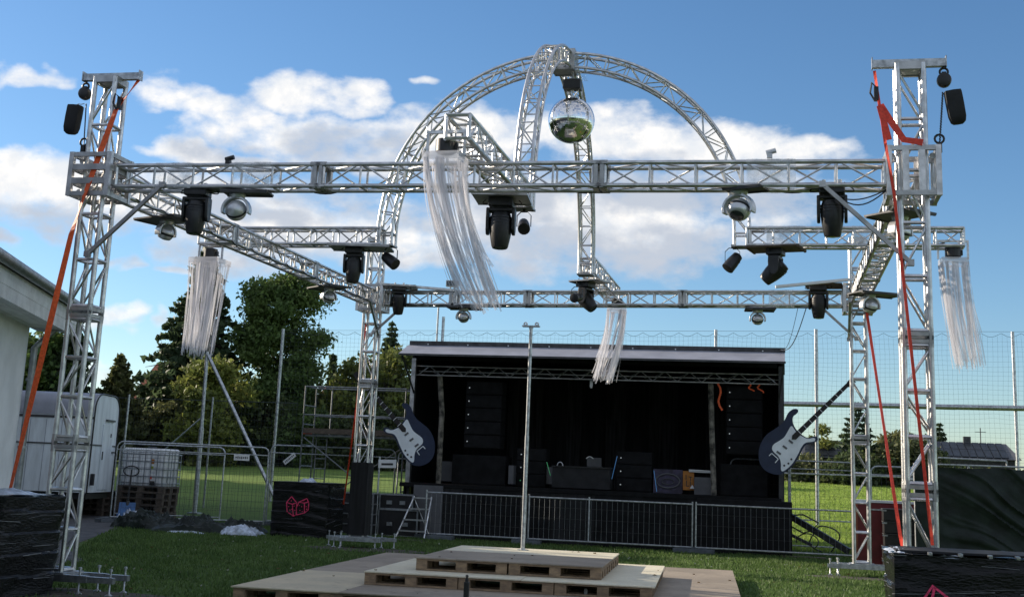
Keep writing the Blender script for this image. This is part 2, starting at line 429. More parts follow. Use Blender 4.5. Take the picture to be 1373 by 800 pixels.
RODS = {}
def rodmesh(m, n=8):
    if (m, n) not in RODS:
        RODS[(m, n)] = B().tube([(0, 0, 0), (0, 0, 1)], 1, n).mesh('rod', m, True)
    return RODS[(m, n)]
def rod(name, p0, p1, r, m, parent, n=8):
    """straight tube sharing one mesh with every other tube of its material"""
    p0, p1 = V(p0), V(p1); d = p1 - p0
    o = bpy.data.objects.new(name, rodmesh(m, n)); COL.objects.link(o); o.parent = parent
    o.location = p0; o.rotation_mode = 'QUATERNION'; o.rotation_quaternion = d.to_track_quat('Z', 'Y'); o.scale = (r, r, d.length)
    return o
BOXES = {}
def block(name, c, size, m, parent, rz=0):
    """box sharing its mesh with the others of its size and material"""
    k = (tuple(round(x, 4) for x in size), m)
    if k not in BOXES: BOXES[k] = B().box((0, 0, 0), size).mesh(name, m)
    o = bpy.data.objects.new(name, BOXES[k]); COL.objects.link(o); o.parent = parent; o.location = c; o.rotation_euler = (0, 0, rz)
    return o
# ------------------------------------------------------------------ ground
def sst(t): t = max(0, min(1, t)); return t * t * (3 - 2 * t)
def hgt(x, y):
    r = max(0, min(1, (y - 16) / 46.0))
    return 1.75 * r

def make_ground():
    xs = np.concatenate([np.linspace(-1500, -60, 18), np.linspace(-56, 56, 57), np.linspace(60, 1500, 18)])
    ys = np.concatenate([np.linspace(-400, -50, 8), np.linspace(-46, 90, 69), np.linspace(95, 2500, 24)])
    vs = [(x, y, hgt(x, y)) for y in ys for x in xs]
    nx = len(xs)
    fs = [(j * nx + i, j * nx + i + 1, (j + 1) * nx + i + 1, (j + 1) * nx + i) for j in range(len(ys) - 1) for i in range(nx - 1)]
    m = bpy.data.materials.new('lawn'); m.use_nodes = True
    q = NT(m.node_tree); b = m.node_tree.nodes['Principled BSDF']
    gp = q.n('ShaderNodeNewGeometry'); p = gp.outputs['Position']
    big, mid, fine = q.noise(p, 0.22, 4), q.noise(p, 2.2, 5), q.noise(p, 45, 4)
    c = q.mix(q.ss(big, .35, .65), (0.095, 0.160, 0.042), (0.12, 0.175, 0.048))
    c = q.mix(q.ss(mid, .45, .75), c, (0.060, 0.105, 0.024))
    c = q.mix(q.ss(fine, .4, .7), c, (0.040, 0.07, 0.018))
    c = q.mix(q.m('MULTIPLY', q.ss(q.noise(p, 1.1, 4), .62, .74), .55), c, (0.10, 0.085, 0.05))
    sp = q.n('ShaderNodeSeparateXYZ'); q.l(p, sp.inputs[0])
    field = q.ss(sp.outputs[1], 16, 26)
    fcol = q.mix(q.ss(q.noise(q.vm('MULTIPLY', p, (1, .5, 1)), 0.35, 4), .3, .7), (0.13, 0.205, 0.05), (0.165, 0.235, 0.055))
    c = q.mix(q.m('MULTIPLY', q.ss(q.noise(p, 0.55, 5, .6), .56, .70), .6), c, (0.15, 0.135, 0.065))
    c = q.mix(field, c, fcol)
    q.l(c, b.inputs['Base Color']); b.inputs['Roughness'].default_value = 0.9; b.inputs['Specular IOR Level'].default_value = 0.15
    bn = q.n('ShaderNodeBump'); bn.inputs['Strength'].default_value = 0.7; bn.inputs['Distance'].default_value = 0.04
    q.l(q.m('ADD', fine, mid), bn.inputs['Height']); q.l(bn.outputs[0], b.inputs['Normal'])
    o = B().add(vs, fs).obj('ground', m, smooth=True); o['kind'] = 'structure'
    # asphalt track on the left
    pm = mat('asphalt', (0.085, 0.085, 0.09), 0.9, 0, 0.22, 3, 0.4, 70)
    edge = [(-6.7, -3.0), (-7.4, -1.2), (-8.7, 1.1), (-10.7, 5.5), (-12.6, 10.0), (-13.4, 14.0)]
    b = B()
    for i, (x, y) in enumerate(edge):
        b.v += [(x + .25 * math.sin(i * 2.1), y, .006), (x - 5, y - 1.5, .006), ]
    for i in range(len(edge) - 1): b.f.append((2 * i, 2 * i + 1, 2 * i + 3, 2 * i + 2))
    o = b.obj('path', pm); o['kind'] = 'structure'
    # bare trodden patches under the tower feet
    em = mat('bare_earth', (0.085, 0.075, 0.06), 0.95, 0, 0.25, 5, 0.5, 40)
    for cx, cy, rx, ry in ((-4.7, -6.0, 1.9, .75), (-4.6, 5.1, 1.5, .7), (5.0, 4.9, 1.1, .5), (-5.6, 9.4, 1.2, .5)):
        n = 22
        pts = [(cx + rx * math.cos(2 * PI * k / n) * random.uniform(.75, 1.1), cy + ry * math.sin(2 * PI * k / n) * random.uniform(.75, 1.1), .008) for k in range(n)]
        o = B().add(pts, [tuple(range(n))]).obj('bare_ground', em); o['kind'] = 'structure'

def blades(name, boxes, n, hmin, hmax, m):
    """short grass: one triangle per blade"""
    area = [(x1 - x0) * (y1 - y0) for x0, x1, y0, y1 in boxes]
    pts = []
    for (x0, x1, y0, y1), a in zip(boxes, area):
        k = int(n * a / sum(area))
        pts.append(np.stack([rng.uniform(x0, x1, k), rng.uniform(y0, y1, k)], 1))
    p = np.concatenate(pts)
    def off(x, y): # asphalt, pallet floor, feet
        line = np.interp(y, [-3, -1.2, 1.1, 5.5, 10, 14], [-6.7, -7.4, -8.7, -10.7, -12.6, -13.4])
        u = (x + 2.84) * .9982 + (y + 5.36) * .0593; v = -(x + 2.84) * .0593 + (y + 5.36) * .9982
        bare = np.zeros_like(x, bool)
        for cx, cy, rx, ry in ((-4.7, -6.0, 1.9, .75), (-4.6, 5.1, 1.5, .7), (5.0, 4.9, 1.1, .5), (-5.6, 9.4, 1.2, .5)):
            bare |= (((x - cx) / rx) ** 2 + ((y - cy) / ry) ** 2 < .8) & (rng.random(len(x)) < .85)
        wl = -7.6 + (-2.8 - y) * .37
        return (x < line) | ((u > -.02) & (u < 6.05) & (v > -.02) & (v < 7.6)) | bare | ((y < -2.6) & (x < wl))
    p = p[~off(p[:, 0], p[:, 1])]
    k = len(p); a = rng.uniform(0, 2 * PI, k); h = rng.uniform(hmin, hmax, k); wd = rng.uniform(.006, .012, k) * 1.3
    clump = .6 + .7 * (np.sin(p[:, 0] * 3.1 + np.sin(p[:, 1] * 2.3)) * np.sin(p[:, 1] * 2.7 + 1.3 * np.sin(p[:, 0] * 1.9)) * .5 + .5)
    h = h * clump
    v = np.zeros((k, 3, 3))
    v[:, 0, :2] = p + np.stack([np.cos(a), np.sin(a)], 1) * wd[:, None]
    v[:, 1, :2] = p - np.stack([np.cos(a), np.sin(a)], 1) * wd[:, None]
    v[:, 2, :2] = p + rng.normal(0, .35, (k, 2)) * h[:, None]
    v[:, 2, 2] = h
    return fast_mesh(name, v.reshape(-1, 3), np.arange(3 * k).reshape(-1, 3), m)

def fast_mesh(name, v, f, m):
    me = bpy.data.meshes.new(name)
    n = f.shape[1]
    me.vertices.add(len(v)); me.vertices.foreach_set('co', np.asarray(v, np.float32).ravel())
    me.loops.add(f.size); me.loops.foreach_set('vertex_index', f.astype(np.int32).ravel())
    me.polygons.add(len(f)); me.polygons.foreach_set('loop_start', np.arange(0, f.size, n, dtype=np.int32)); me.polygons.foreach_set('loop_total', np.full(len(f), n, np.int32))
    me.update(calc_edges=True); me.materials.append(m)
    o = bpy.data.objects.new(name, me); COL.objects.link(o)
    return o

make_ground()
M['blade'] = leafmat('grass_blade', (0.125, 0.195, 0.055), (0.080, 0.138, 0.038), 1.1)
gr = blades('lawn_grass', [(-10.5, 6.5, -7.5, 4.5), (-13, 7, 4.5, 14)], 150000, .025, .075, M['blade'])
gr['kind'] = 'stuff'
def flecks():
    n = 220; x = rng.uniform(-10, 6.5, n); y = rng.uniform(-7, 9, n); r = rng.uniform(.008, .02, n); z = rng.uniform(.03, .06, n)
    u = (x + 2.84) * .995 + (y + 5.36) * .0976; w_ = -(x + 2.84) * .0976 + (y + 5.36) * .995
    k = ~((u > -.1) & (u < 6.1) & (w_ > -.1) & (w_ < 7.7)) & (x > -8.6); x, y, r, z = x[k], y[k], r[k], z[k]; n = len(x)
    v = np.zeros((n, 4, 3)); c4 = np.array([[1, 0], [0, 1], [-1, 0], [0, -1]])
    v[:, :, 0] = x[:, None] + c4[:, 0] * r[:, None]; v[:, :, 1] = y[:, None] + c4[:, 1] * r[:, None]; v[:, :, 2] = z[:, None] + c4[:, 1] * r[:, None] * .8
    return fast_mesh('clover_flowers', v.reshape(-1, 3), np.arange(4 * n).reshape(-1, 4), mat('pale_petals', (.30, .32, .24), .8))
cf = flecks(); cf['kind'] = 'stuff'; tag(cf, 'tiny pale clover flowers dotted over the lawn', 'flowers')
def far_blades():
    n = 300000
    y = 14.5 + 47 * rng.random(n) ** 1.15; x = 2.5 + (14 + .12 * (y - 14)) * rng.random(n)
    a = rng.uniform(0, 2 * PI, n); h = rng.uniform(.06, .15, n) * (1 + .012 * (y - 14)); wd = .018 + .0011 * (y - 14)
    g = 1.75 * np.clip((y - 16) / 46, 0, 1)
    v = np.zeros((n, 3, 3)); d = np.stack([np.cos(a), np.sin(a)], 1) * wd[:, None]; p = np.stack([x, y], 1)
    v[:, 0, :2] = p + d; v[:, 1, :2] = p - d; v[:, 2, :2] = p + rng.normal(0, .4, (n, 2)) * h[:, None]
    v[:, :, 2] = g[:, None]; v[:, 2, 2] += h
    return fast_mesh('field_grass', v.reshape(-1, 3), np.arange(3 * n).reshape(-1, 3), M['field'])
M['field'] = leafmat('field_grass_blade', (0.36, 0.47, 0.10), (0.28, 0.40, 0.08), .4)
fg = far_blades(); fg['kind'] = 'stuff'
tag(fg, 'sunlit bright green meadow grass of the field behind the right towers', 'grass')
tag(gr, 'short green grass growing round the towers and the pallet floor', 'grass')

def litter():
    n = 150; x = rng.uniform(-9, 6, n); y = rng.uniform(-7.5, 8, n)
    u = (x + 2.84) * .9982 + (y + 5.36) * .0593; w_ = -(x + 2.84) * .0593 + (y + 5.36) * .9982
    z = np.full(n, .045); z[(u > 0) & (u < 6) & (w_ > 0) & (w_ < 7.5)] = .168; z[(u > 1.3) & (u < 4.94) & (w_ > 1.13) & (w_ < 5.18)] = .334; z[(u > 1.92) & (u < 4.34) & (w_ > 1.72) & (w_ < 4.95)] = .50
    k = (x > -8.0); x, y, z = x[k], y[k], z[k]; n = len(x)
    a = rng.uniform(0, 2 * PI, n); r = rng.uniform(.015, .04, n); v = np.zeros((n, 4, 3))
    for i, (c_, s_) in enumerate(((1, 0), (0, .55), (-1, 0), (0, -.55))):
        v[:, i, 0] = x + (c_ * np.cos(a) - s_ * np.sin(a)) * r; v[:, i, 1] = y + (c_ * np.sin(a) + s_ * np.cos(a)) * r; v[:, i, 2] = z + (.5 * r if i % 2 else 0)
    return fast_mesh('fallen_leaves', v.reshape(-1, 3), np.arange(4 * n).reshape(-1, 4), leafmat('dry_leaf', (.16, .10, .04), (.09, .06, .025), 3))
fl_ = litter(); fl_['kind'] = 'stuff'; tag(fl_, 'small dry leaves scattered over lawn and boards', 'leaves')
# ------------------------------------------------------------------ trees
def leaf_cards(centres, sizes, tilt=1.0):
    """one small bent leaf clump (two triangles sharing an edge) per centre"""
    k = len(centres)
    d1 = rng.normal(size=(k, 3)); d1 /= np.linalg.norm(d1, axis=1, keepdims=True)
    d2 = rng.normal(size=(k, 3)); d2 -= d1 * (d1 * d2).sum(1, keepdims=True); d2 /= np.linalg.norm(d2, axis=1, keepdims=True)
    s = sizes[:, None]
    n = np.cross(d1, d2)
    v = np.stack([centres - d1 * s, centres + d2 * s * .55 + n * s * .2, centres + d1 * s, centres - d2 * s * .55 + n * s * .2], 1)
    return v.reshape(-1, 3), np.arange(4 * k).reshape(-1, 4)

def trunk(parent, h, r, limbs, lean=(0, 0), m='bark'):
    b = B()
    pts = [(lean[0] * t * t, lean[1] * t * t, h * t) for t in (0, .12, .35, .65, 1)]
    b.tube(pts, [r * 1.35, r, r * .8, r * .5, r * .12], 9)
    for (z, az, ln, up) in limbs:
        p0 = V((lean[0] * (z / h) ** 2, lean[1] * (z / h) ** 2, z)); d = V((math.cos(az), math.sin(az), up)).normalized()
        b.tube([p0, p0 + d * ln * .5 + V((0, 0, .06 * ln)), p0 + d * ln], [r * .42, r * .25, r * .05], 6)
    return b.obj('trunk', m, parent, True)

def deciduous(name, label, loc, h, rx, m, nclump=26, leaves=9000, size=.16, base=.15, group=None, seed=1, cat='tree', ry=None):
    global rng
    rng = np.random.default_rng(seed); rd = random.Random(seed)
    ry = ry or rx
    t = thing(name, label, cat, (loc[0], loc[1], hgt(*loc)), 0, group)
    limbs = [(h * rd.uniform(.22, .75), rd.uniform(0, 6.28), rx * rd.uniform(.6, .95), rd.uniform(.3, .9)) for _ in range(11)]
    trunk(t, h * .80, max(.06, h * .022), limbs)
    # clumps spread through the crown with gaps between them
    cs = []
    while len(cs) < nclump:
        z = rd.uniform(base, 1.0); prof = math.sqrt(max(0, 1 - ((z - .52) / .52) ** 2)) ** .8
        a = rd.uniform(0, 6.283); rr = math.sqrt(rd.random()) * prof
        cs.append((math.cos(a) * rr * rx * .9, math.sin(a) * rr * ry * .9, z * h * .93, rd.uniform(.22, .42) * (rx + ry) / 2))
    per = leaves // nclump; C = []
    for x, y, z, r in cs:
        g = rng.normal(size=(per, 3)); g /= np.linalg.norm(g, axis=1, keepdims=True)
        rad = r * (rng.random((per, 1)) ** .45) * (1 + .35 * rng.normal(size=(per, 1)) * .6)
        C.append(np.array([[x, y, z]]) + g * rad * np.array([[1.25, 1.25, .85]]))
    C = np.concatenate(C); C[:, 2] = np.clip(C[:, 2], .05, None)
    v, f = leaf_cards(C, rng.uniform(.4, 1.35, len(C)) * size)
    o = fast_mesh('crown', v, f, m); o.parent = t
    return t

def conifer(name, label, loc, h, r, m, levels=26, size=.2, group=None, seed=1, droop=.35, start=.08, dens=1.0, cat='tree'):
    global rng
    rng = np.random.default_rng(seed); rd = random.Random(seed)
    t = thing(name, label, cat, (loc[0], loc[1], hgt(*loc)), 0, group)
    C = []; limbs = []
    for i in range(levels):
        z = start + (1 - start) * (i / (levels - 1)) ** .92
        R_ = r * (1 - z) ** .82 * rd.uniform(.72, 1.12) + .10
        nb = max(4, int(9 * (1 - z) + 4))
        for k in range(nb):
            a = 2 * PI * k / nb + rd.uniform(-.35, .35) + i * .7
            L_ = R_ * rd.uniform(.65, 1.12); n = max(10, int(34 * dens * L_ / (r * .5) + 6))
            s = rng.random(n) ** .6
            px = np.cos(a) * s * L_; py = np.sin(a) * s * L_
            pz = z * h - droop * L_ * s ** 1.5 + .12 * L_ * s ** 4 + rng.normal(0, .05, n) * h * .04
            spread = .14 * L_ * (1.15 - s)
            C.append(np.stack([px + rng.normal(0, 1, n) * spread * abs(np.sin(a)) + rng.normal(0, .06, n), py + rng.normal(0, 1, n) * spread * abs(np.cos(a)) + rng.normal(0, .06, n), pz - rng.random(n) * .22 * L_ * .5], 1))
            if rd.random() < .35: limbs.append((z * h, a, L_ * .85, -.12))
    trunk(t, h, h * .018, limbs)
    C = np.concatenate(C); C[:, 2] = np.clip(C[:, 2], .05, None)
    v, f = leaf_cards(C, rng.uniform(.6, 1.25, len(C)) * size)
    o = fast_mesh('crown', v, f, m); o.parent = t
    return t

M['leaf_spruce'] = leafmat('spruce_needles', (0.058, 0.092, 0.048), (0.085, 0.120, 0.056), .6)
M['leaf_dark'] = leafmat('dark_leaves', (0.095, 0.155, 0.048), (0.135, 0.19, 0.056), .5)
M['leaf_yellow'] = leafmat('yellowing_leaves', (0.235, 0.255, 0.065), (0.15, 0.185, 0.05), .5)
M['leaf_olive'] = leafmat('olive_leaves', (0.17, 0.175, 0.07), (0.10, 0.12, 0.05), .5)
M['leaf_hedge'] = leafmat('hedge_leaves', (0.065, 0.095, 0.038), (0.10, 0.125, 0.045), .5)

GT = 'trees beyond the left fence'
conifer('spruce_tree', 'tall dark spruce with drooping boughs, tallest tree behind the left fringe lamp', (-34.4, 58), 14.4, 6.0, M['leaf_spruce'], 40, .27, GT, 3, dens=1.9)
deciduous('leafy_tree', 'big green leafy tree standing right of the tall spruce', (-29.0, 59), 13.1, 3.0, M['leaf_dark'], 84, 52000, .145, .02, GT, 4)
deciduous('leafy_bush', 'yellow green bushy tree low in front of the tall spruce', (-30.6, 52.5), 6.3, 2.5, M['leaf_yellow'], 44, 13000, .17, .03, GT, 5)
conifer('spruce_tree', 'dark conifer seen through the front left tower behind the trailer', (-38.6, 50), 8.6, 2.9, M['leaf_spruce'], 24, .25, GT, 6)
conifer('bushy_conifer', 'brownish bushy conifer with feathery top behind the trailer end', (-36.6, 52), 6.4, 2.9, M['leaf_olive'], 24, .23, GT, 8, .05, dens=1.6)
deciduous('leafy_tree', 'dark leafy tree between white building and front left tower', (-41.6, 50), 8.6, 3.0, M['leaf_dark'], 44, 13000, .22, .03, GT, 9)
for i, (x, y, h, r, mm, lab) in enumerate((
        (-37.0, 55.5, 3.4, 2.0, 'leaf_hedge', 'dark hedge bush behind the white trailer end'),
        (-34.2, 55.0, 4.0, 2.0, 'leaf_olive', 'olive hedge bush left of the stout net post'),
        (-31.4, 56.2, 3.8, 2.2, 'leaf_hedge', 'dark hedge bush below the tall spruce'),
        (-28.6, 56.5, 4.6, 2.2, 'leaf_hedge', 'dark hedge bush at the foot of the big leafy tree'),
        (-25.9, 56.8, 4.0, 2.1, 'leaf_dark', 'dark green hedge bush seen through the scaffold'),
        (-23.4, 57.0, 3.2, 2.0, 'leaf_hedge', 'low dark hedge bush right of the scaffold post'),
        (-20.9, 57.2, 3.8, 2.0, 'leaf_hedge', 'dark hedge bush below the left guitar'),
        (-18.2, 57.5, 3.6, 2.0, 'leaf_hedge', 'dark hedge bush behind the stage side'))):
    deciduous('hedge_bush', lab, (x, y), h, r, M[mm], 30, 8000, .17, .02, 'hedge along the left end of the field', 20 + i, 'bush')
deciduous('leafy_tree', 'sunlit yellow green tree left of the back left tower', (-24.8, 61), 6.8, 3.0, M['leaf_yellow'], 40, 12000, .19, .03, GT, 31)
deciduous('leafy_tree', 'yellow green tree between back left tower and stage', (-21.4, 60), 7.8, 2.7, M['leaf_yellow'], 40, 12000, .19, .03, GT, 32)
conifer('spruce_tree', 'small pointed dark conifer beside the stage roof corner', (-22.7, 63), 9.6, 2.3, M['leaf_spruce'], 26, .22, GT, 33, dens=1.6)
conifer('thin_conifer', 'thin wispy conifer tip above the red roof', (-27.9, 66), 7.6, .5, M['leaf_spruce'], 30, .22, GT, 34)
GR = 'trees at the far side of the field'
conifer('pine_tree', 'spreading dark pine seen through the back right tower', (7.9, 62), 5.0, 2.3, M['leaf_spruce'], 11, .2, GR, 41, .12, .35, .8)
for i, (x, y, h, r, mm, lab) in enumerate((
        (4.6, 63, 1.4, 2.0, 'leaf_olive', 'low olive bush below the right guitar'),
        (8.0, 61, 1.6, 2.2, 'leaf_hedge', 'dark low bush behind the back right tower'),
        (10.9, 62, 3.0, 2.2, 'leaf_olive', 'olive bush left of the front right tower foot'),
        (12.0, 62, 2.7, 1.7, 'leaf_hedge', 'dark bush seen through the front right tower'),
        (10.6, 66, 3.7, 1.6, 'leaf_olive', 'bare grey brown bush standing above the field hedge'),
        (6.3, 68, 3.9, 1.2, 'leaf_yellow', 'small round yellow green tree beside the far solar roof'),
        (22.4, 75, 1.9, 2.2, 'leaf_hedge', 'dark bush at the right edge of the picture'),
        (15.6, 75, 1.3, 2.0, 'leaf_hedge', 'low bush under the left end of the right solar roof'),
        (17.8, 75, 1.2, 2.0, 'leaf_olive', 'low olive bush under the middle of the right solar roof'),
        (20.0, 75, 1.3, 2.0, 'leaf_hedge', 'low bush under the right end of the right solar roof'),
        (9.6, 67, 2.5, 2.4, 'leaf_hedge', 'dark bush of the back row behind the red strap'),
        (11.0, 68, 2.9, 1.8, 'leaf_dark', 'green bush of the back row left of the front right tower'),
        (6.8, 63, 1.3, 2.0, 'leaf_hedge', 'low dark bush of the back row right of the gridded solar roof'))):
    deciduous('field_bush', lab, (x, y), h, r, M[mm], 30, 7000, .15, .02, 'bushes at the far side of the field', 50 + i, 'bush')
conifer('fir_tree', 'little pointed fir behind the left end of the right solar roof', (15.2, 84), 5.0, 1.2, M['leaf_spruce'], 14, .22, GR, 61)
# the wood on the sun side of the ground, left of the frame: it shades the lawn and shows in the mirror ball
for i, (x, y, h, r) in enumerate(((-19.5, -3.5, 8.0, 2.9), (-22.5, -.2, 8.8, 3.0), (-19.5, 1.6, 8.3, 3.0), (-23, 4.6, 8.8, 3.0), (-20.5, 6.6, 8.2, 3.0), (-22, 10.8, 8.6, 3.1), (-24, 15, 8.8, 3.1), (-28.5, 19.5, 8.8, 3.1), (-33.5, 24, 13, 3.4), (-36, 28.5, 14.5, 3.6), (-40, 33, 15.5, 3.8), (-44, 38, 15, 3.8))):
    deciduous('shade_tree', 'dense dark tree of the row at the left of the lawn', (x, y), h, r, M['leaf_dark'], 60, 9000, .34, .02, 'row of trees shading the lawn', 70 + i)

for i in range(7):
    t_ = deciduous('shade_tree', 'dense dark tree of the row behind the viewer', (-20 + 8.2 * i + random.uniform(-1, 1), -62 + random.uniform(-3, 3)), random.uniform(9, 12), 4.2, M['leaf_dark'], 26, 2600, .6, .02, 'row of trees behind the viewer', 90 + i)
# ------------------------------------------------------------------ truss rig
HB = .1356          # half distance between truss chords
CR = .027           # chord radius
KX, KY = 5.01, 5.662
CORNER = {('l', 'f'): V((-KX, -KY, 5.104)), ('r', 'f'): V((KX, -KY, 5.052)), ('l', 'b'): V((-KX, KY, 5.155)), ('r', 'b'): V((KX, KY - .12, 5.245))}

def square_frame(r, th, dp):
    """square joint frame in the XY plane, dp deep along Z"""
    b = B()
    for sx in (-1, 1): b.box((sx * r, 0, 0), (th, 2 * r + th, dp))
    for sy in (-1, 1): b.box((0, sy * r, 0), (2 * r - th - .002, th, dp - .002))
    for sx in (-1, 1):
        for sy in (-1, 1): b.tube([(sx * r, sy * r, -.065), (sx * r, sy * r, .065)], .036, 8)
    return b
FRAMES = {}
def joint(parent, p, d, up, r=HB, name='joint_frame'):
    if r not in FRAMES: FRAMES[r] = square_frame(r, .055, .045).mesh('joint_frame', 'alu_dull')
    o = bpy.data.objects.new(name, FRAMES[r]); COL.objects.link(o); o.parent = parent
    d = V(d).normalized(); s = d.cross(V(up)).normalized(); u = s.cross(d)
    o.rotation_mode = 'QUATERNION'; o.rotation_quaternion = Matrix((s, u, d)).transposed().to_quaternion(); o.location = p
    return o

def beam(name, label, group, p0, p1, joints=(), bay=.50, cat='truss', wrap=()):
    p0, p1 = V(p0), V(p1)
    t = thing(name, label, cat, p0, 0, group)
    L = p1 - p0; ln = L.length; d = L / ln; s = d.cross(V((0, 0, 1))).normalized(); u = s.cross(d)
    def P(x, a, b): return d * x + s * a * HB + u * b * HB
    for a in (-1, 1):
        for b in (-1, 1): rod('chord', P(0, a, b), P(ln, a, b), CR, 'alu', t, 10)
    stops = [0] + sorted(joints) + [ln]
    for i, (x0, x1) in enumerate(zip(stops[:-1], stops[1:])):
        if i: # two square end frames bolted together
            joint(t, d * (x0 - .035), d, u); joint(t, d * (x0 + .035), d, u)
            x0 += .07
        if i < len(stops) - 2: x1 -= .07
        n = max(1, round((x1 - x0) / bay)); st = (x1 - x0) / n
        for k in range(n + 1):
            x = x0 + k * st
            for a in (-1, 1): rod('post', P(x, a, -1), P(x, a, 1), .0155 if 0 < k < n else .022, 'alu', t, 6)
            for b in (-1, 1): rod('cross_bar', P(x, -1, b), P(x, 1, b), .0155 if 0 < k < n else .022, 'alu', t, 6)
            if k < n:
                xa, xb = x + .03, x + st - .03
                for a in (-1, 1):
                    q = 1 if (k % 2 == 0) == (a > 0) else -1
                    rod('brace', P(xa, a, -q), P(xb, a, q), .0125, 'alu', t, 6)
                for b in (-1, 1):
                    q = 1 if k % 2 == 0 else -1
                    rod('brace', P(xa, -q, b), P(xb, q, b), .0125, 'alu', t, 6)
    for xa, xb in wrap:
        w_ = B()
        ring = [(1, -1), (1, 1), (-1, 1), (-1, -1)]
        nseg = 6; rows = []
        for k in range(nseg + 1):
            x = xa + (xb - xa) * k / nseg
            rows.append([P(x, a * (1.22 + .06 * math.sin(5 * k + a)), b * 1.22) for a, b in ring])
        vs = [p for r_ in rows for p in r_]
        w_.add(vs, [(4 * k + i, 4 * k + (i + 1) % 4, 4 * k + 4 + (i + 1) % 4, 4 * k + 4 + i) for k in range(nseg) for i in range(3)])
        w_.obj('rain_film', M['wrap'], t, True)
    return t

GB = 'aluminium box trusses of the roofless rig'
c = CORNER
e = .30
def shorten(p, q, a=e, b=e):
    d = (q - p).normalized(); return p + d * a, q - d * b
front = beam('main_truss', 'long aluminium truss across the front between the two front towers', GB, *shorten(c['l', 'f'], c['r', 'f']), joints=(2.72, 6.20), wrap=((.55, 1.05), (1.62, 2.1), (7.9, 8.45)))
beam('main_truss', 'aluminium side truss on the left running back from the orange strap tower', GB, *shorten(c['l', 'f'], c['l', 'b']), joints=(3.6, 7.2), wrap=((.8, 1.4), (3.9, 4.6)))
beam('main_truss', 'aluminium side truss on the right seen from underneath like a ladder', GB, *shorten(c['r', 'f'], c['r', 'b']), joints=(3.6, 7.2))
beam('main_truss', 'aluminium truss across the back above the dark stage roof', GB, *shorten(c['l', 'b'], c['r', 'b']), joints=(1.5, 3.1, 6.3), wrap=((8.0, 8.5),))
GS = 'short outrigger trusses carrying the arch feet'
ZS = 5.415
beam('outrigger_truss', 'short aluminium truss on the left from arch foot across the side truss', GS, (-3.03, 0, ZS), (-6.30, 0, ZS), bay=.40)
beam('outrigger_truss', 'short aluminium truss on the right ending in the air beyond the front right tower', GS, (3.03, 0, ZS), (6.28, 0, ZS), bay=.40, wrap=((.3, .9), (1.6, 2.3)))
beam('outrigger_truss', 'short aluminium truss pointing towards the viewer over the front truss', GS, (0, -3.03, ZS), (0, -6.72, ZS), bay=.40, wrap=((.2, 1.0), (2.4, 3.3)))
beam('outrigger_truss', 'short aluminium truss at the back below the rear arch foot', GS, (0, 3.03, ZS + .05), (0, 6.75, ZS + .05), bay=.40, wrap=((.1, 1.6),))

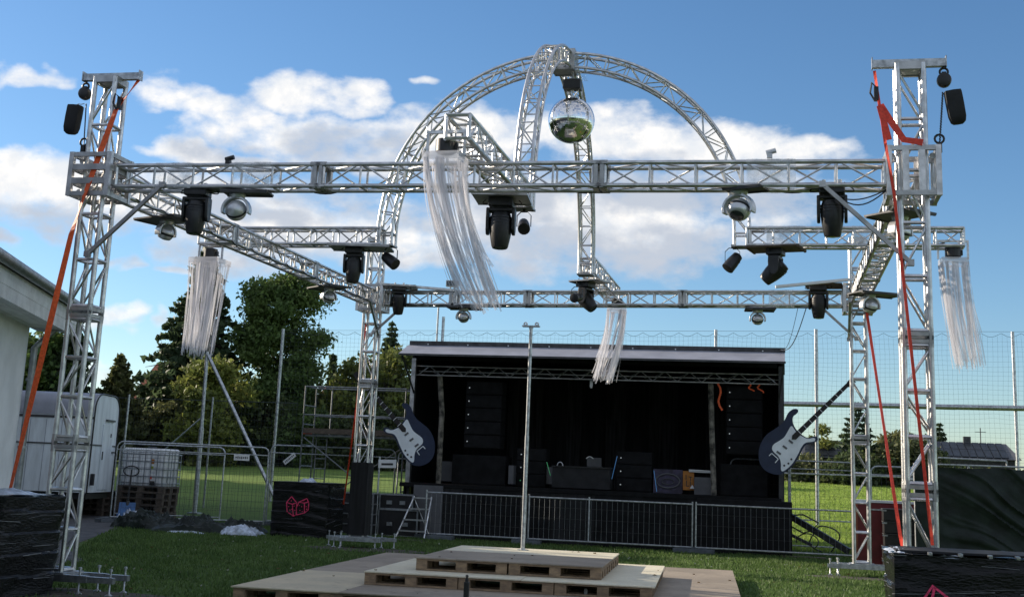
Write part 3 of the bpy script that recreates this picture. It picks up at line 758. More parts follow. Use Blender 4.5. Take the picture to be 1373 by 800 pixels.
# ---- towers
TS = .1394
def tower(key, label, top, joints, strapside, hoist, cover=None, arms=(), sleeve_style='h', rung=.56):
    x, y, zt = CORNER[key]
    t = thing('truss_tower', label, 'tower', (x, y, 0), 0, 'aluminium corner towers of the rig')
    z0 = .24
    for a in (-1, 1):
        for b in (-1, 1): rod('chord', (a * TS, b * TS, z0), (a * TS, b * TS, top), .032, 'alu', t, 10)
    stops = [z0 + .02] + list(joints) + [top - .06]
    fl = 0
    for i, (za, zb) in enumerate(zip(stops[:-1], stops[1:])):
        if i:
            joint(t, (0, 0, za - .04), (0, 0, 1), (0, 1, 0), TS); joint(t, (0, 0, za + .04), (0, 0, 1), (0, 1, 0), TS); za += .08
        if i < len(stops) - 2: zb -= .08
        n = max(1, round((zb - za) / rung)); st = (zb - za) / n
        for k in range(n + 1):
            z = za + k * st
            for sgn in (-1, 1):
                rod('rung', (-TS, sgn * TS, z), (TS, sgn * TS, z), .023, 'alu', t, 6)
                rod('rung', (sgn * TS, -TS, z), (sgn * TS, TS, z), .023, 'alu', t, 6)
            if k < n:
                fl += 1
                for sgn in (-1, 1):
                    q = 1 if fl % 2 else -1
                    rod('brace', (-TS * q, sgn * TS, z + .03), (TS * q, sgn * TS, z + st - .03), .014, 'alu', t, 6)
                    rod('brace', (sgn * TS, -TS * q, z + .03), (sgn * TS, TS * q, z + st - .03), .014, 'alu', t, 6)
    # head with cross beam
    hd = B()
    for sx in (-1, 1): hd.box((sx * TS, 0, top - .03), (.05, 2 * TS + .05, .09)); hd.box((0, sx * TS, top - .03), (2 * TS - .052, .05, .088))
    hd.box((0, 0, top - .06), (2 * TS - .06, 2 * TS - .06, .012))
    hd.obj('head_frame', 'alu_dull', t)
    if hoist:
        hb = B(); hb.box((0, .02, top + .005 + .04), (.80, .075, .09)); hb.box((-.405, .02, top + .055), (.012, .10, .13)); hb.box((.405, .02, top + .055), (.012, .10, .13))
        hb.obj('lifting_beam', 'galv', t)
    # base: steel tubes with screw jacks
    bf = B()
    bf.box((0, 0, .225), (.46, .46, .02)); bf.box((0, -.22, .18), (1.10, .08, .08)); bf.box((0, .22, .18), (1.10, .08, .08))
    bf.box((-.22, 0, .181), (.078, .36, .078)); bf.box((.22, 0, .181), (.078, .36, .078))
    bf.obj('base_frame', 'galv', t)
    for dx, dy, L_ in arms:
        p = V((dx * .54, dy * .22, .18)) if dx else V((.22 if dy > 0 else -.22, dy * .26, .18))
        bb = B(); q = p + V((dx * L_, (0 if dx else dy) * L_, 0)); bb.bar(p, q, .066, .066); bb.obj('outrigger_arm', 'galv', t)
        jack(t, q.x - dx * .05, q.y - (0 if dx else dy) * .05)
    for sx in (-1, 1):
        for sy in (-1, 1): jack(t, sx * .44, sy * .22)
    if cover:
        cb = B()
        n = 8
        ring = [(-1, -1), (-.35, -1.06), (.35, -1.0), (1, -1), (1.05, 0), (1, 1), (0, 1.03), (-1, 1), (-1.04, 0)]
        zs = [.26, .7, 1.2, 1.7, cover]
        for j, z in enumerate(zs):
            for k, (a, b) in enumerate(ring): cb.v.append((a * (.185 + .006 * math.sin(3 * j + 2 * k)), b * (.185 + .006 * math.cos(2 * j + k)), z))
        m_ = len(ring)
        for j in range(len(zs) - 1):
            for k in range(m_): cb.f.append((j * m_ + k, j * m_ + (k + 1) % m_, (j + 1) * m_ + (k + 1) % m_, (j + 1) * m_ + k))
        cb.obj('black_cover', 'cloth', t)
    return t
JACK = {}
def jack(t, x, y):
    if not JACK:
        JACK['m'] = B().lathe((0, 0, 0), [(.045, 0), (.05, .012), (.02, .03), (.012, .04), (.012, .285), (.022, .285), (.022, .31), (.012, .31), (.012, .315)], 10).mesh('screw_jack', 'galv', True)
    o = bpy.data.objects.new('screw_jack', JACK['m']); COL.objects.link(o); o.parent = t; o.location = (x, y, 0)

tower(('l', 'f'), 'front left aluminium tower beside the white building, orange strap down its front', 6.43, (1.75, 3.36), 1, True, arms=((1, -1, .35), (1, 1, .30), (-1, -1, .25), (0, -1, .35)))
tower(('r', 'f'), 'front right aluminium tower, sunlit from top to foot, with red strap', 6.33, (1.6, 3.22), -1, True, arms=((1, -1, .3), (-1, 1, .2)))
tower(('l', 'b'), 'back left aluminium tower with black cloth round its lower part', 6.45, (3.35,), 1, False, 1.72, arms=((1, 1, .22), (-1, 1, .22), (0, -1, .25)))
tower(('r', 'b'), 'back right aluminium tower in front of the green field', 6.45, (2.52,), 1, False, arms=((-1, -1, .1), (1, -1, .12)))

def sleeve(key, label, style):
    p = CORNER[key]
    t = thing('sleeve_block', label, 'sleeve block', (p.x, p.y, p.z), 0, 'sleeve blocks joining trusses to towers')
    r, hh = .262, .285
    for a in (-1, 1):
        for b in (-1, 1): block('corner_post', (a * r, b * r, 0), (.06, .06, 2 * hh), 'alu', t)
    lev = (-hh + .03, hh - .03) if style == 'v' else (-hh + .03, -.09, .09, hh - .03)
    for z in lev:
        for s_ in (-1, 1):
            block('side_bar', (0, s_ * r, z), (2 * r - .061, .045, .055 if abs(z) > .2 else .075), 'alu_dull', t)
            block('side_bar', (s_ * r, 0, z), (2 * r - .061, .045, .055 if abs(z) > .2 else .075), 'alu_dull', t, PI / 2)
    if style == 'v':
        for s_ in (-1, 1):
            for q in (-.085, .085):
                block('face_plate', (q, s_ * (r + .002), 0), (.07, .04, 2 * hh - .115), 'alu', t)
                block('face_plate', (s_ * (r + .002), q, 0), (.07, .04, 2 * hh - .115), 'alu', t, PI / 2)
    for a in (-1, 1):
        for z in (-.2, .2):
            for b in (-1, 1):
                w_ = B().lathe((a * .215, b * .1, z), [(.02, -.02), (.035, -.02), (.035, .02), (.02, .02)], 10, (0, 1, 0)); w_.obj('guide_roller', 'silver', t, True)
    return t
sleeve(('l', 'f'), 'square sleeve block with horizontal bars round the front left tower', 'h')
sleeve(('r', 'f'), 'square sleeve block with upright plates round the front right tower', 'v')
sleeve(('l', 'b'), 'sleeve block at the back left truss corner', 'v')
sleeve(('r', 'b'), 'sleeve block at the back right truss corner', 'h')

def brace(label, p, q):
    b = B().bar(p, q, .045, .045)
    n = (V(q) - V(p)).normalized()
    b.box(V(p), (.07, .07, .07)); b.box(V(q), (.07, .07, .07))
    o = b.obj('knee_brace', 'alu_dull'); tag(o, label, 'brace', 'diagonal knee braces at the tower corners')
dz = 1.02
for key, sx, sy, n1, n2 in ((('l', 'f'), 1, 1, 'knee brace from front left tower to the front truss', 'knee brace from front left tower to the left side truss'),
                            (('r', 'f'), -1, 1, 'knee brace from front right tower to the front truss', 'knee brace from front right tower to the right side truss'),
                            (('l', 'b'), 1, -1, 'knee brace from back left tower to the back truss', 'knee brace from back left tower to the left side truss'),
                            (('r', 'b'), -1, -1, 'knee brace from back right tower to the back truss', 'knee brace from back right tower to the right side truss')):
    p = CORNER[key]
    k = 1.0 if key[1] == 'f' else .78
    yo = -HB - .05 if key[1] == 'f' else -HB - .05
    brace(n1, (p.x + sx * .05, p.y + yo, p.z - dz * k), (p.x + sx * .98 * k, p.y + yo, p.z - HB))
    if key[1] == 'b': brace(n2, (p.x + sx * (HB + .05), p.y + sy * .05, p.z - dz * k), (p.x + sx * (HB + .05), p.y + sy * .98 * k, p.z - HB))

# ---- arches
def arch(name, label, axis, R0=2.95, zc=5.47, tw=0.0):
    t = thing(name, label, 'arch', (0, 0, zc), 0, 'crossed truss arches over the rig')
    def P(a, rr, s_):
        u, w_ = rr * math.cos(a), rr * math.sin(a)
        return V((u, s_, w_)) if axis == 'x' else V((s_, u, w_))
    H = .122
    n = 48
    for rr in (R0 - H, R0 + H):
        for s_ in (-H, H):
            pts = [P(0, rr, s_) - V((0, 0, .20))] + [P(PI * k / n, rr, s_) for k in range(n + 1)] + [P(PI, rr, s_) - V((0, 0, .20))]
            B().tube(pts, .025, 8).obj('chord', 'alu', t, True)
    nb = 26
    for k in range(nb + 1):
        a = PI * k / nb; b_ = PI * (k + 1) / nb
        thick = .018 if k % 13 == 0 else .011
        for s_ in (-H, H): rod('post', P(a, R0 - H, s_), P(a, R0 + H, s_), thick, 'alu', t, 6)
        for rr in (R0 - H, R0 + H): rod('cross_bar', P(a, rr, -H), P(a, rr, H), thick, 'alu', t, 6)
        if k < nb:
            q = 1 if k % 2 else -1
            for s_ in (-H, H): rod('brace', P(a, R0 - q * H, s_), P(b_, R0 + q * H, s_), .010, 'alu', t, 6)
            for rr in (R0 - H, R0 + H): rod('brace', P(a, rr, -q * H), P(b_, rr, q * H), .010, 'alu', t, 6)
    for e_ in (1, -1): # foot frames
        f = B()
        for rr in (R0 - H, R0 + H):
            for s_ in (-H, H):
                p = P(0 if e_ > 0 else PI, rr, s_); f.box(p - V((0, 0, .20)), (.06, .06, .03))
        c0 = P(0 if e_ > 0 else PI, R0, 0) - V((0, 0, .205))
        f.box(c0, (.30, .30, .014)); f.obj('foot_plate', 'alu_dull', t)
    return t
a1 = arch('truss_arch', 'half round truss arch spanning from left to right', 'x')
a2 = arch('truss_arch', 'half round truss arch spanning from front to back, standing tall beside the mirror ball', 'y')
hubp = B()
for s_ in (-1, 1):
    hubp.box((s_ * .19, 0, 2.95), (.012, .40, .36)); hubp.box((0, s_ * .19, 2.95), (.366, .012, .36))
hubp.box((0, 0, 2.95 - .16), (.36, .36, .012))
hubp.obj('hub_plate', 'alu_dull', a2)
B().add([(.2, -.3, 2.72), (.2, .3, 2.72), (.2, .3, 3.06), (.2, -.3, 3.10), (.36, -.3, 2.70), (.36, .3, 2.70)], [(0, 1, 2, 3), (0, 1, 5, 4)]).obj('rain_film', M['wrap'], a2)

# ---- mirror ball on its motor
mb = thing('mirror_ball', 'big mirror ball hanging below the crossing of the arches', 'mirror ball', (.14, 0, 7.40))
ns, nr = 88, 44; rad = .385
ball = B(); vs = []
for j in range(1, nr):
    for k in range(ns):
        th, ph = PI * j / nr, 2 * PI * k / ns
        vs.append((rad * math.sin(th) * math.cos(ph), rad * math.sin(th) * math.sin(ph), rad * math.cos(th)))
fs = [(j * ns + k, (j + 1) * ns + k, (j + 1) * ns + (k + 1) % ns, j * ns + (k + 1) % ns) for j in range(nr - 2) for k in range(ns)]
top, bot = len(vs), len(vs) + 1; vs += [(0, 0, rad), (0, 0, -rad)]
fs += [(top, k, (k + 1) % ns) for k in range(ns)] + [(bot, (nr - 2) * ns + (k + 1) % ns, (nr - 2) * ns + k) for k in range(ns)]
# each mirror tile is a little proud of the ball and slightly out of true
tb = B()
for f in fs:
    c_ = sum((V(vs[i]) for i in f), V()) / len(f); n_ = c_.normalized()
    tw = V((random.gauss(0, 1), random.gauss(0, 1), random.gauss(0, 1))) * .0012
    ax = Quaternion(n_.orthogonal(), random.gauss(0, .0025)) @ Quaternion(n_.cross(n_.orthogonal()), random.gauss(0, .0025))
    tb.add([c_ + ax @ ((V(vs[i]) - c_) * .955) + n_ * .003 for i in f], [tuple(range(len(f)))])
o = tb.obj('mirror_tiles', 'mirror', mb); o['kind'] = 'stuff'
B().lathe((0, 0, 0), [(rad * math.sin(PI * j / 20) * .983, -rad * math.cos(PI * j / 20) * .983) for j in range(21)], 64).obj('ball_core', 'darkgrey', mb, True)
B().lathe((0, 0, .37), [(.06, 0), (.06, .05), (.015, .06), (.015, .14)], 12).obj('shackle', 'galv', mb, True)
B().ribbon([(-.05, 0, .40), (-.10, 0, .54)], .03, (0, 1, 0)).obj('safety_strap', 'silver', mb)
B().ribbon([(.05, 0, .40), (.11, 0, .54)], .03, (0, 1, 0)).obj('safety_strap', 'silver', mb)
mo = thing('ball_motor', 'black box motor between the arch crossing and the mirror ball', 'motor', (.14, 0, 7.93))
B().box((0, 0, .085), (.30, .22, .17)).obj('motor_box', 'black', mo, bevel=.015)
B().box((0, 0, .18), (.12, .12, .02)).tube([(0, 0, .17), (0, 0, .30)], .02, 8).obj('hanger', 'alu_dull', mo)
B().tube([(0, 0, .02), (0, 0, -.02)], .03, 10).obj('spindle', 'galv', mo)

# ------------------------------------------------------------------ lamps
def plate_mesh(w_, d_):
    return B().box((0, 0, 0), (w_, d_, .022)).box((0, -d_ / 2 + .02, -.018), (w_ - .01, .03, .014)).box((0, d_ / 2 - .02, -.018), (w_ - .01, .03, .014))

def mover(label, loc, rz=0, tilt=0.0, plate=(.80, .62, 0, 0), s=1.0, group='black moving head spotlights'):
    """black moving head hanging upside down; loc = underside of the truss"""
    t = thing('moving_light', label, 'spotlight', loc, rz, group)
    if plate:
        pm = plate_mesh(plate[0], plate[1]); pm.v = [(x + plate[2], y + plate[3], z - .012) for x, y, z in pm.v]; pm.obj('mounting_plate', 'alu_dull' if len(plate) < 5 else plate[4], t)
    B().box((0, 0, -.085 * s), (.34 * s, .30 * s, .12 * s)).box((0, 0, -.155 * s), (.22 * s, .22 * s, .03 * s)).obj('base', 'black', t, bevel=.02)
    for k in (-1, 1):
        arm = B()
        arm.prism([(-.10, -.165), (.10, -.165), (.105, -.30), (.085, -.47), (.04, -.53), (-.04, -.53), (-.085, -.47), (-.105, -.30)],
                  lambda u, v, w_: V(((k * (.156 + w_)) * s, u * s, v * s)), .045)
        arm.obj('yoke_arm', 'black', t, bevel=.012)
    B().box((0, 0, -.185 * s), (.40 * s, .19 * s, .05 * s)).obj('yoke', 'black', t, bevel=.012)
    ld = B()
    for k in (-1, 1):
        ld.tube([V((.16 * k * s, .05, -.07 * s)) + V((k * .11 * math.sin(PI * j / 8), .03 * j / 8, -.05 * math.sin(PI * j / 8) + .10 * j / 8)) for j in range(9)], .008, 5)
    ld.obj('power_lead', 'black', t, True)
    for k in (-1, 1): B().tube([(.09 * k, 0, -.03), (.09 * k, 0, .055)], .022, 8).obj('truss_clamp', 'silver', t, True)
    # the head tips about the yoke axis (x)
    hd = bpy.data.objects.new('head', None)
    q = Matrix.Rotation(tilt, 3, 'X'); piv = V((0, 0, -.42 * s))
    prof = [(.085, -.20), (.125, -.19), (.150, -.10), (.152, .02), (.140, .12), (.112, .27), (.100, .295), (.085, .295)]
    hb = B().lathe((0, 0, 0), [(r_ * s, h_ * s) for r_, h_ in prof], 12, (0, 0, -1))
    for z in (-.12, -.08, -.04): hb.lathe((0, 0, 0), [(.140 * s, (z - .01) * s), (.157 * s, (z - .01) * s), (.157 * s, (z + .006) * s), (.140 * s, (z + .006) * s)], 12, (0, 0, -1))
    hb.v = [tuple(piv + q @ V((v[0] * 1.04, v[1] * 1.12, v[2]))) for v in hb.v]
    h = hb.obj('head', 'black', t, True)
    lb = B().lathe((0, 0, 0), [(.001, .297 * s), (.05 * s, .305 * s), (.078 * s, .299 * s), (.078 * s, .296 * s)], 16, (0, 0, -1))
    lb.v = [tuple(piv + q @ V((v[0], v[1] * 1.1, v[2]))) for v in lb.v]
    lb.obj('lens', 'lens', h, True)
    return t

def ball_head(label, loc, rz=0, tilt=.3, plate=(.62, .5, 0, 0), s=1.0):
    """small silver moving head: horseshoe yoke round a ball"""
    t = thing('silver_moving_light', label, 'effect light', loc, rz, 'small silver moving heads')
    if plate:
        pm = plate_mesh(plate[0], plate[1]); pm.v = [(x + plate[2], y + plate[3], z - .012) for x, y, z in pm.v]; pm.obj('mounting_plate', 'darkgrey', t)
    B().lathe((0, 0, -.02), [(.10, 0), (.105, .03), (.085, .065), (.05, .07)], 16, (0, 0, -1)).obj('base', 'silver', t, True)
    pts = []
    yk = B(); m_ = 12
    prev = None
    for k in range(m_ + 1):
        a = -.25 + (PI + .5) * k / m_
        pts.append(V((.150 * math.cos(a) * s, 0, -.215 * s + .150 * math.sin(a) * s)))
    yk.ribbon(pts, .11 * s, (0, 1, 0), .028 * s); yk.obj('yoke', 'silver', t, True, bevel=.006)
    q = Matrix.Rotation(tilt, 3, 'X'); c_ = V((0, 0, -.215 * s)); r_ = .118 * s
    hb = B().lathe((0, 0, 0), [(r_ * math.sin(a), r_ * math.cos(a)) for a in [PI * (.0 + .74 * j / 12) for j in range(13)]] + [(r_ * .60, -r_ * .72)], 20, (0, 0, 1))
    hb.v = [tuple(c_ + q @ V(v)) for v in hb.v]
    h = hb.obj('head', 'silver', t, True)
    lb = B().lathe((0, 0, 0), [(.002, -r_ * .80), (r_ * .4, -r_ * .78), (r_ * .6, -r_ * .72)], 20, (0, 0, 1)); lb.v = [tuple(c_ + q @ V(v)) for v in lb.v]
    lb.obj('lens', 'lens', h, True)
    bd = B().lathe((0, 0, 0), [(r_ * 1.0, -.016), (r_ * 1.02, -.012), (r_ * 1.02, .012), (r_ * 1.0, .016)], 20, (0, 0, 1)); bd.v = [tuple(c_ + q @ V(v)) for v in bd.v]
    bd.obj('band', 'black', h, True)
    return t

zf = 5.08 - HB - CR      # underside of the front truss
mover('black moving head hanging left under the front truss beside a silver head', (-3.63, -KY, zf + .06), .12, -.06, (.55, .30, .32, .0), .84)
mover('black moving head hanging right under the front truss near the right tower', (4.14, -KY, zf + .04), -.05, .04, (.40, .26, -.1, 0, 'alu_dull'), .84)
mover('black moving head under the outrigger truss in the middle of the picture', (-.13, -3.75, 5.255), .1, -.05, (.75, .7, 0, 0), .98)
mover('black moving head with bright spots under the left arch foot truss', (-3.50, 0, 5.255), .15, -.05, (1.05, .6, .1, 0), .86)
mover('black moving head tilted sideways under the right arch foot truss', (3.47, 0, 5.255), 1.35, .85, (.6, .85, 0, 0, 'wooddark'), .84)
mover('black moving head hanging at the back left corner by a pale plate', (-4.34, 5.32, 5.40), .2, .2, (.72, .60, 0, .12, 'alu_dull'), .86)
mover('black moving head with twisted head below the rear arch foot', (-.11, 3.72, 5.27), 1.2, -.75, (.5, .7, 0, -.1, 'alu_dull'), .84)
mover('black moving head hanging at the back right corner beside the bright flat bar', (4.25, 5.30, 5.50), -.1, .03, (.72, .62, .1, .12, 'wooddark'), .94)

ball_head('silver moving head under the left part of the front truss', (-3.09, -KY, zf), .1, .9, (.60, .30, .12, 0), 1.12)
ball_head('silver moving head under the right part of the front truss, white yoke', (3.10, -KY, zf), -.35, -.6, (.46, .30, .08, 0), 1.15)
ball_head('silver moving head under the left side truss next to the front left tower', (-KX, -3.78, 4.96), 1.2, .4, (.5, .85, 0, 0), .98)
ball_head('silver moving head under the left side truss near the back left corner', (-KX, 2.95, 5.0), .9, .5, (.5, .85, 0, 0), 1.0)
ball_head('silver moving head under the left half of the back truss', (-3.0, KY, 5.0), 0, .7, (.72, .5, 0, 0), 1.0)
ball_head('silver moving head under the right half of the back truss', (3.07, KY, 5.05), .1, .6, (.6, .5, .05, 0), 1.0)
ball_head('silver moving head under the right side truss near the back right corner', (5.08, 3.0, 5.0), .5, .6, (.9, .5, .15, 0), 1.12)
ball_head('silver moving head half hidden behind the strap of the front right tower', (5.0, -4.2, 4.92), .8, .4, (.5, .7, 0, 0), 1.05)

def par(label, loc, aim, s=1.0):
    t = thing('par_lamp', label, 'spotlight', loc, 0, 'small black spotlights at the arch feet')
    y_ = B().ribbon([(-.10 * s, 0, -.21 * s), (-.10 * s, 0, -.05 * s), (-.05 * s, 0, 0), (.05 * s, 0, 0), (.10 * s, 0, -.05 * s), (.10 * s, 0, -.21 * s)], .03 * s, (0, 1, 0), .008)
    y_.box((0, 0, .03), (.04, .05, .06)); y_.obj('bracket', 'black', t)
    d = V(aim).normalized()
    b = B().lathe(V((0, 0, -.20 * s)), [(.04 * s, -.15 * s), (.07 * s, -.13 * s), (.085 * s, 0), (.088 * s, .12 * s), (.075 * s, .125 * s)], 14, d)
    h = b.obj('lamp_can', 'black', t, True)
    B().lathe(V((0, 0, -.20 * s)) + d * .112 * s, [(.002, .004), (.072 * s, .002), (.074 * s, 0)], 14, d).obj('lens', 'lens', h, True)
    bd = d.orthogonal().normalized(); c_ = V((0, 0, -.20 * s)) + d * .17 * s
    return t
par('small black spotlight beside the middle moving head under the front arch foot', (.02, -2.95, 5.22), (.2, -.8, -.5), 1.0)
par('small black spotlight hanging under the left arch foot', (-2.86, 0, 5.25), (.75, -.3, -.55), 1.15)
par('small black spotlight hanging under the right arch foot', (2.80, 0, 5.25), (-.5, -.3, -.7), 1.15)
par('small black spotlight at the rear arch foot left of the twisted moving head', (-.16, 2.95, 5.05), (-.3, -.9, -.2), 1.0)

# ---- fringe lamps: white hoods with hanging plastic strips
def fringe(label, loc, wind, ln=1.62, w_=.54, n=74, seed=3, spread=1.0):
    rd = random.Random(seed)
    t = thing('fringe_lamp', label, 'fringe lamp', loc, rd.uniform(-.1, .1), 'fringe lamps on the four outrigger ends')
    fr = B()
    for sx in (-1, 1): fr.bar((sx * .22, 0, 0), (sx * .22, 0, .28), .03, .03)
    fr.bar((-.235, 0, .28), (.235, 0, .28), .035, .035); fr.obj('hanging_frame', 'alu', t)
    B().lathe((0, 0, .02), [(.09, 0), (.12, .02), (.12, .16), (.05, .18)], 12).box((.08, 0, .1), (.12, .06, .08)).obj('fan_motor', 'black', t, True)
    h = w_ / 2
    hood = B(); hood.box((0, 0, 0), (w_, w_, .012))
    for sx in (-1, 1): hood.box((sx * h, 0, -.045), (.008, w_, .09)); hood.box((0, sx * h, -.045), (w_ - .009, .008, .09))
    hood.obj('hood', M['strand'], t)
    sb = B()
    clumps = []
    for i in range(max(12, n // 3)):
        side = i % 4; q = rd.uniform(-h, h)
        clumps.append((((q, -h), (h, q), (q, h), (-h, q))[side], (rd.gauss(0, .045) * spread, rd.gauss(0, .045) * spread), rd.uniform(1.3, 1.8), rd.uniform(.93, 1.03), rd.uniform(0, 6)))
    for i in range(n):
        (x, y), dc, pw, lc, ph = clumps[i % len(clumps)]
        x = max(-h, min(h, x + rd.gauss(0, .018))); y = max(-h, min(h, y + rd.gauss(0, .018)))
        L_ = ln * lc * (rd.uniform(.95, 1.02) if rd.random() < .85 else rd.uniform(.65, .95)); dv = (dc[0] + rd.gauss(0, .014), dc[1] + rd.gauss(0, .014))
        pts = []; sds = []
        a0 = rd.uniform(-.5, .5) + (0 if abs(y) > abs(x) else PI / 2); tw = rd.choice((0, .4, -.5, 2.6, -3.0)) * rd.uniform(.6, 1.2)
        for k in range(11):
            s_ = k / 10
            fx = wind[0] * s_ ** pw + dv[0] * s_ + .010 * math.sin(ph + 7 * s_) * s_
            fy = wind[1] * s_ ** pw + dv[1] * s_ + .010 * math.cos(ph + 6 * s_) * s_
            gather = 1 - .25 * s_
            pts.append((x * gather + fx, y * gather + fy, -.06 - L_ * s_ * (1 - .04 * (wind[0] ** 2 + wind[1] ** 2) * s_)))
            a = a0 + tw * s_ + .25 * math.sin(ph + 9 * s_); sds.append((math.cos(a), math.sin(a), 0))
        sb.ribbon(pts, rd.uniform(.012, .028), sds, .0012)
    o = sb.obj('plastic_strips', M['strand'], t); o['kind'] = 'stuff'
    return t
fringe('fringe lamp hanging on the left in front of the tall spruce', (-6.12, 0, 5.02), (-.10, .05), 1.60, .53, 130, 3)
fringe('big fringe lamp nearest the viewer, strips blown to the right', (-.17, -6.55, 5.12), (.46, .12), 1.68, .42, 130, 4, 1.1)
fringe('small fringe lamp at the back over the stage roof, strips blown to the left', (.11, 6.62, 5.16), (-.27, .05), 1.52, .38, 120, 5, 1.1)
fringe('fringe lamp hanging on the right of the front right tower', (6.13, 0, 5.09), (.16, .05), 1.58, .38, 130, 6, 1.1)

# ---- chain hoists
def hoist(label, loc, bag, chain_end, bagrot=0.0):
    t = thing('chain_hoist', label, 'chain hoist', loc, 0, 'chain hoists at the front towers')
    hk = [(.045 * math.sin(a), 0, -.065 + .045 * math.cos(a)) for a in [2 * PI * k / 14 for k in range(14)]]
    B().tube(hk, .014, 6, closed=True).tube([(0, 0, .03), (0, 0, -.03)], .018, 8).obj('hook', 'black', t, True)
    bd = B().lathe((0, -.09, -.22), [(.05, 0), (.10, .015), (.115, .05), (.115, .13), (.10, .165), (.05, .18)], 18, (0, 1, 0)); bd.box((0, 0, -.12), (.07, .07, .06))
    bd.v = [(x * .70, y * .7, z * .74) for x, y, z in bd.v]
    bd.obj('hoist_body', 'black', t, True)
    q = Matrix.Rotation(bagrot, 3, 'Y'); bg = B(); ox, oz = bag
    rows = [(0, 1.0), (-.02, 1.06), (-.18, 1.08), (-.36, 1.05), (-.43, .9), (-.46, .6)]
    ring = [(-.10, -.07), (0, -.09), (.10, -.07), (.115, 0), (.10, .07), (0, .09), (-.10, .07), (-.115, 0)]
    for z, k in rows:
        for x, y in ring: p = q @ V((x * k * .82, y * k * .8, z * .84)); bg.v.append((p.x + ox, p.y - .02, p.z + oz))
    for j in range(len(rows) - 1):
        for k in range(8): bg.f.append((j * 8 + k, j * 8 + (k + 1) % 8, (j + 1) * 8 + (k + 1) % 8, (j + 1) * 8 + k))
    bg.f.append(tuple(range(40, 48))); bg.f.append(tuple(reversed(range(8))))
    bg.obj('chain_bag', 'blackmatt', t, True)
    B().ribbon([(ox * .6, 0, -.30), (ox, 0, oz + .02)], .02, (0, 1, 0)).ribbon([(ox * .2 + .03, 0, -.30), (ox + .05, 0, oz + .02)], .02, (0, 1, 0)).obj('bag_strap', 'silver', t)
    ce = V(chain_end) - V(loc); p0 = V((-.02 if ox > 0 else .03, 0, -.30)); n = 40
    ch = B()
    for k in range(n):
        a, b_ = p0.lerp(ce, k / n), p0.lerp(ce, (k + 1.35) / n); o_ = .006 if k % 2 else 0
        ch.tube([a + V((o_, .006 - o_, 0)), b_ + V((o_, .006 - o_, 0))], .008, 5)
    ch.obj('chain', 'darkgrey', t)
    B().tube([V((.05 * math.sin(a), 0, .05 + .05 * math.cos(a))) + ce for a in [2 * PI * k / 12 for k in range(12)]], .014, 6, closed=True).box(ce + V((0, 0, -.05)), (.05, .05, .12)).obj('load_hook', 'black', t, True)
hoist('chain hoist with fat black chain bag at the left tower top', (-KX - .37, -KY + .02, 6.42), (-.10, -.33), (-KX - .20, -KY - .15, 5.50), .08)
hoist('chain hoist with narrow black chain bag at the right tower top', (KX + .38, -KY + .02, 6.33), (.085, -.30), (KX + .31, -KY + .02, 5.43), -.14)

# ---- straps
def strap(label, pts, w_, side, m='strap', ratchet=None, extra=None, cat='ratchet strap'):
    t = thing('ratchet_strap', label, cat, pts[0], 0, 'ratchet straps guying the towers')
    o = V(pts[0]); P_ = [V(p) - o for p in pts]
    fine = []
    for a, b_ in zip(P_[:-1], P_[1:]):
        for k in range(6): fine.append(a.lerp(b_, k / 6))
    fine.append(P_[-1])
    d = (P_[-1] - P_[0]).normalized(); sd = V(side)
    sds = [Quaternion(d, .5 * math.sin(i * .55)) @ sd for i in range(len(fine))]
    B().ribbon(fine, w_, sds, .004).obj('webbing', m, t)
    if ratchet is not None:
        c_ = V(ratchet) - o; r_ = B().box(c_, (.05, .07, .16)).tube([c_ + V((.0, -.03, .07)), c_ + V((-.05, -.05, .12)), c_ + V((-.07, -.05, .0)), c_ + V((-.02, -.04, -.09))], .012, 6)
        r_.obj('ratchet', 'black', t)
    if extra:
        for ex in extra: B().ribbon([V(p) - o for p in ex[0]], ex[1], ex[2], .005).obj('webbing', m, t)
    return t
strap('wide orange strap slanting down the left tower to the front left stack', [(-KX + .38, -KY + .02, 6.42), (-KX + .22, -KY - .18, 5.96), (-KX - .02, -KY - .30, 4.80), (-KX - .10, -KY - .36, 4.30), (-5.47, -6.12, 1.17)], .075, (1, -.3, 0), 'strap', (-KX + .25, -KY - .15, 6.06))
strap('wide red orange strap down the front right tower to the wrapped stack', [(KX - .38, -KY + .02, 6.30), (KX - .34, -KY - .10, 5.85), (KX - .30, -KY - .30, 5.35), (KX - .22, -KY - .30, 4.80), (5.07, -6.20, 1.07)], .034, (1, -.2, 0), 'strapred', (KX - .37, -KY - .05, 6.0),
      extra=[([(KX - .33, -KY - .09, 5.86), (KX - .22, -KY - .20, 5.62), (KX - .10, -KY - .27, 5.40), (KX + .10, -KY - .29, 5.36)], .075, (1, 0, .5)), ([(KX - .34, -KY - .12, 5.84), (KX - .26, -KY - .27, 5.4)], .07, (1, 0, .3))])
strap('red strap slanting from the back right tower to the front right tower foot', [(5.16, 5.35, 5.0), (5.19, 4.9, 4.5), (5.36, 1.2, .92), (5.45, .2, .02)], .055, (1, 0, 0), 'strapred')
strap('thin red strap from the back left tower down to the dice stack', [(-5.12, 5.6, 4.6), (-5.28, 5.75, 2.6), (-6.05, 7.6, .80)], .035, (1, 0, 0), 'strapred')

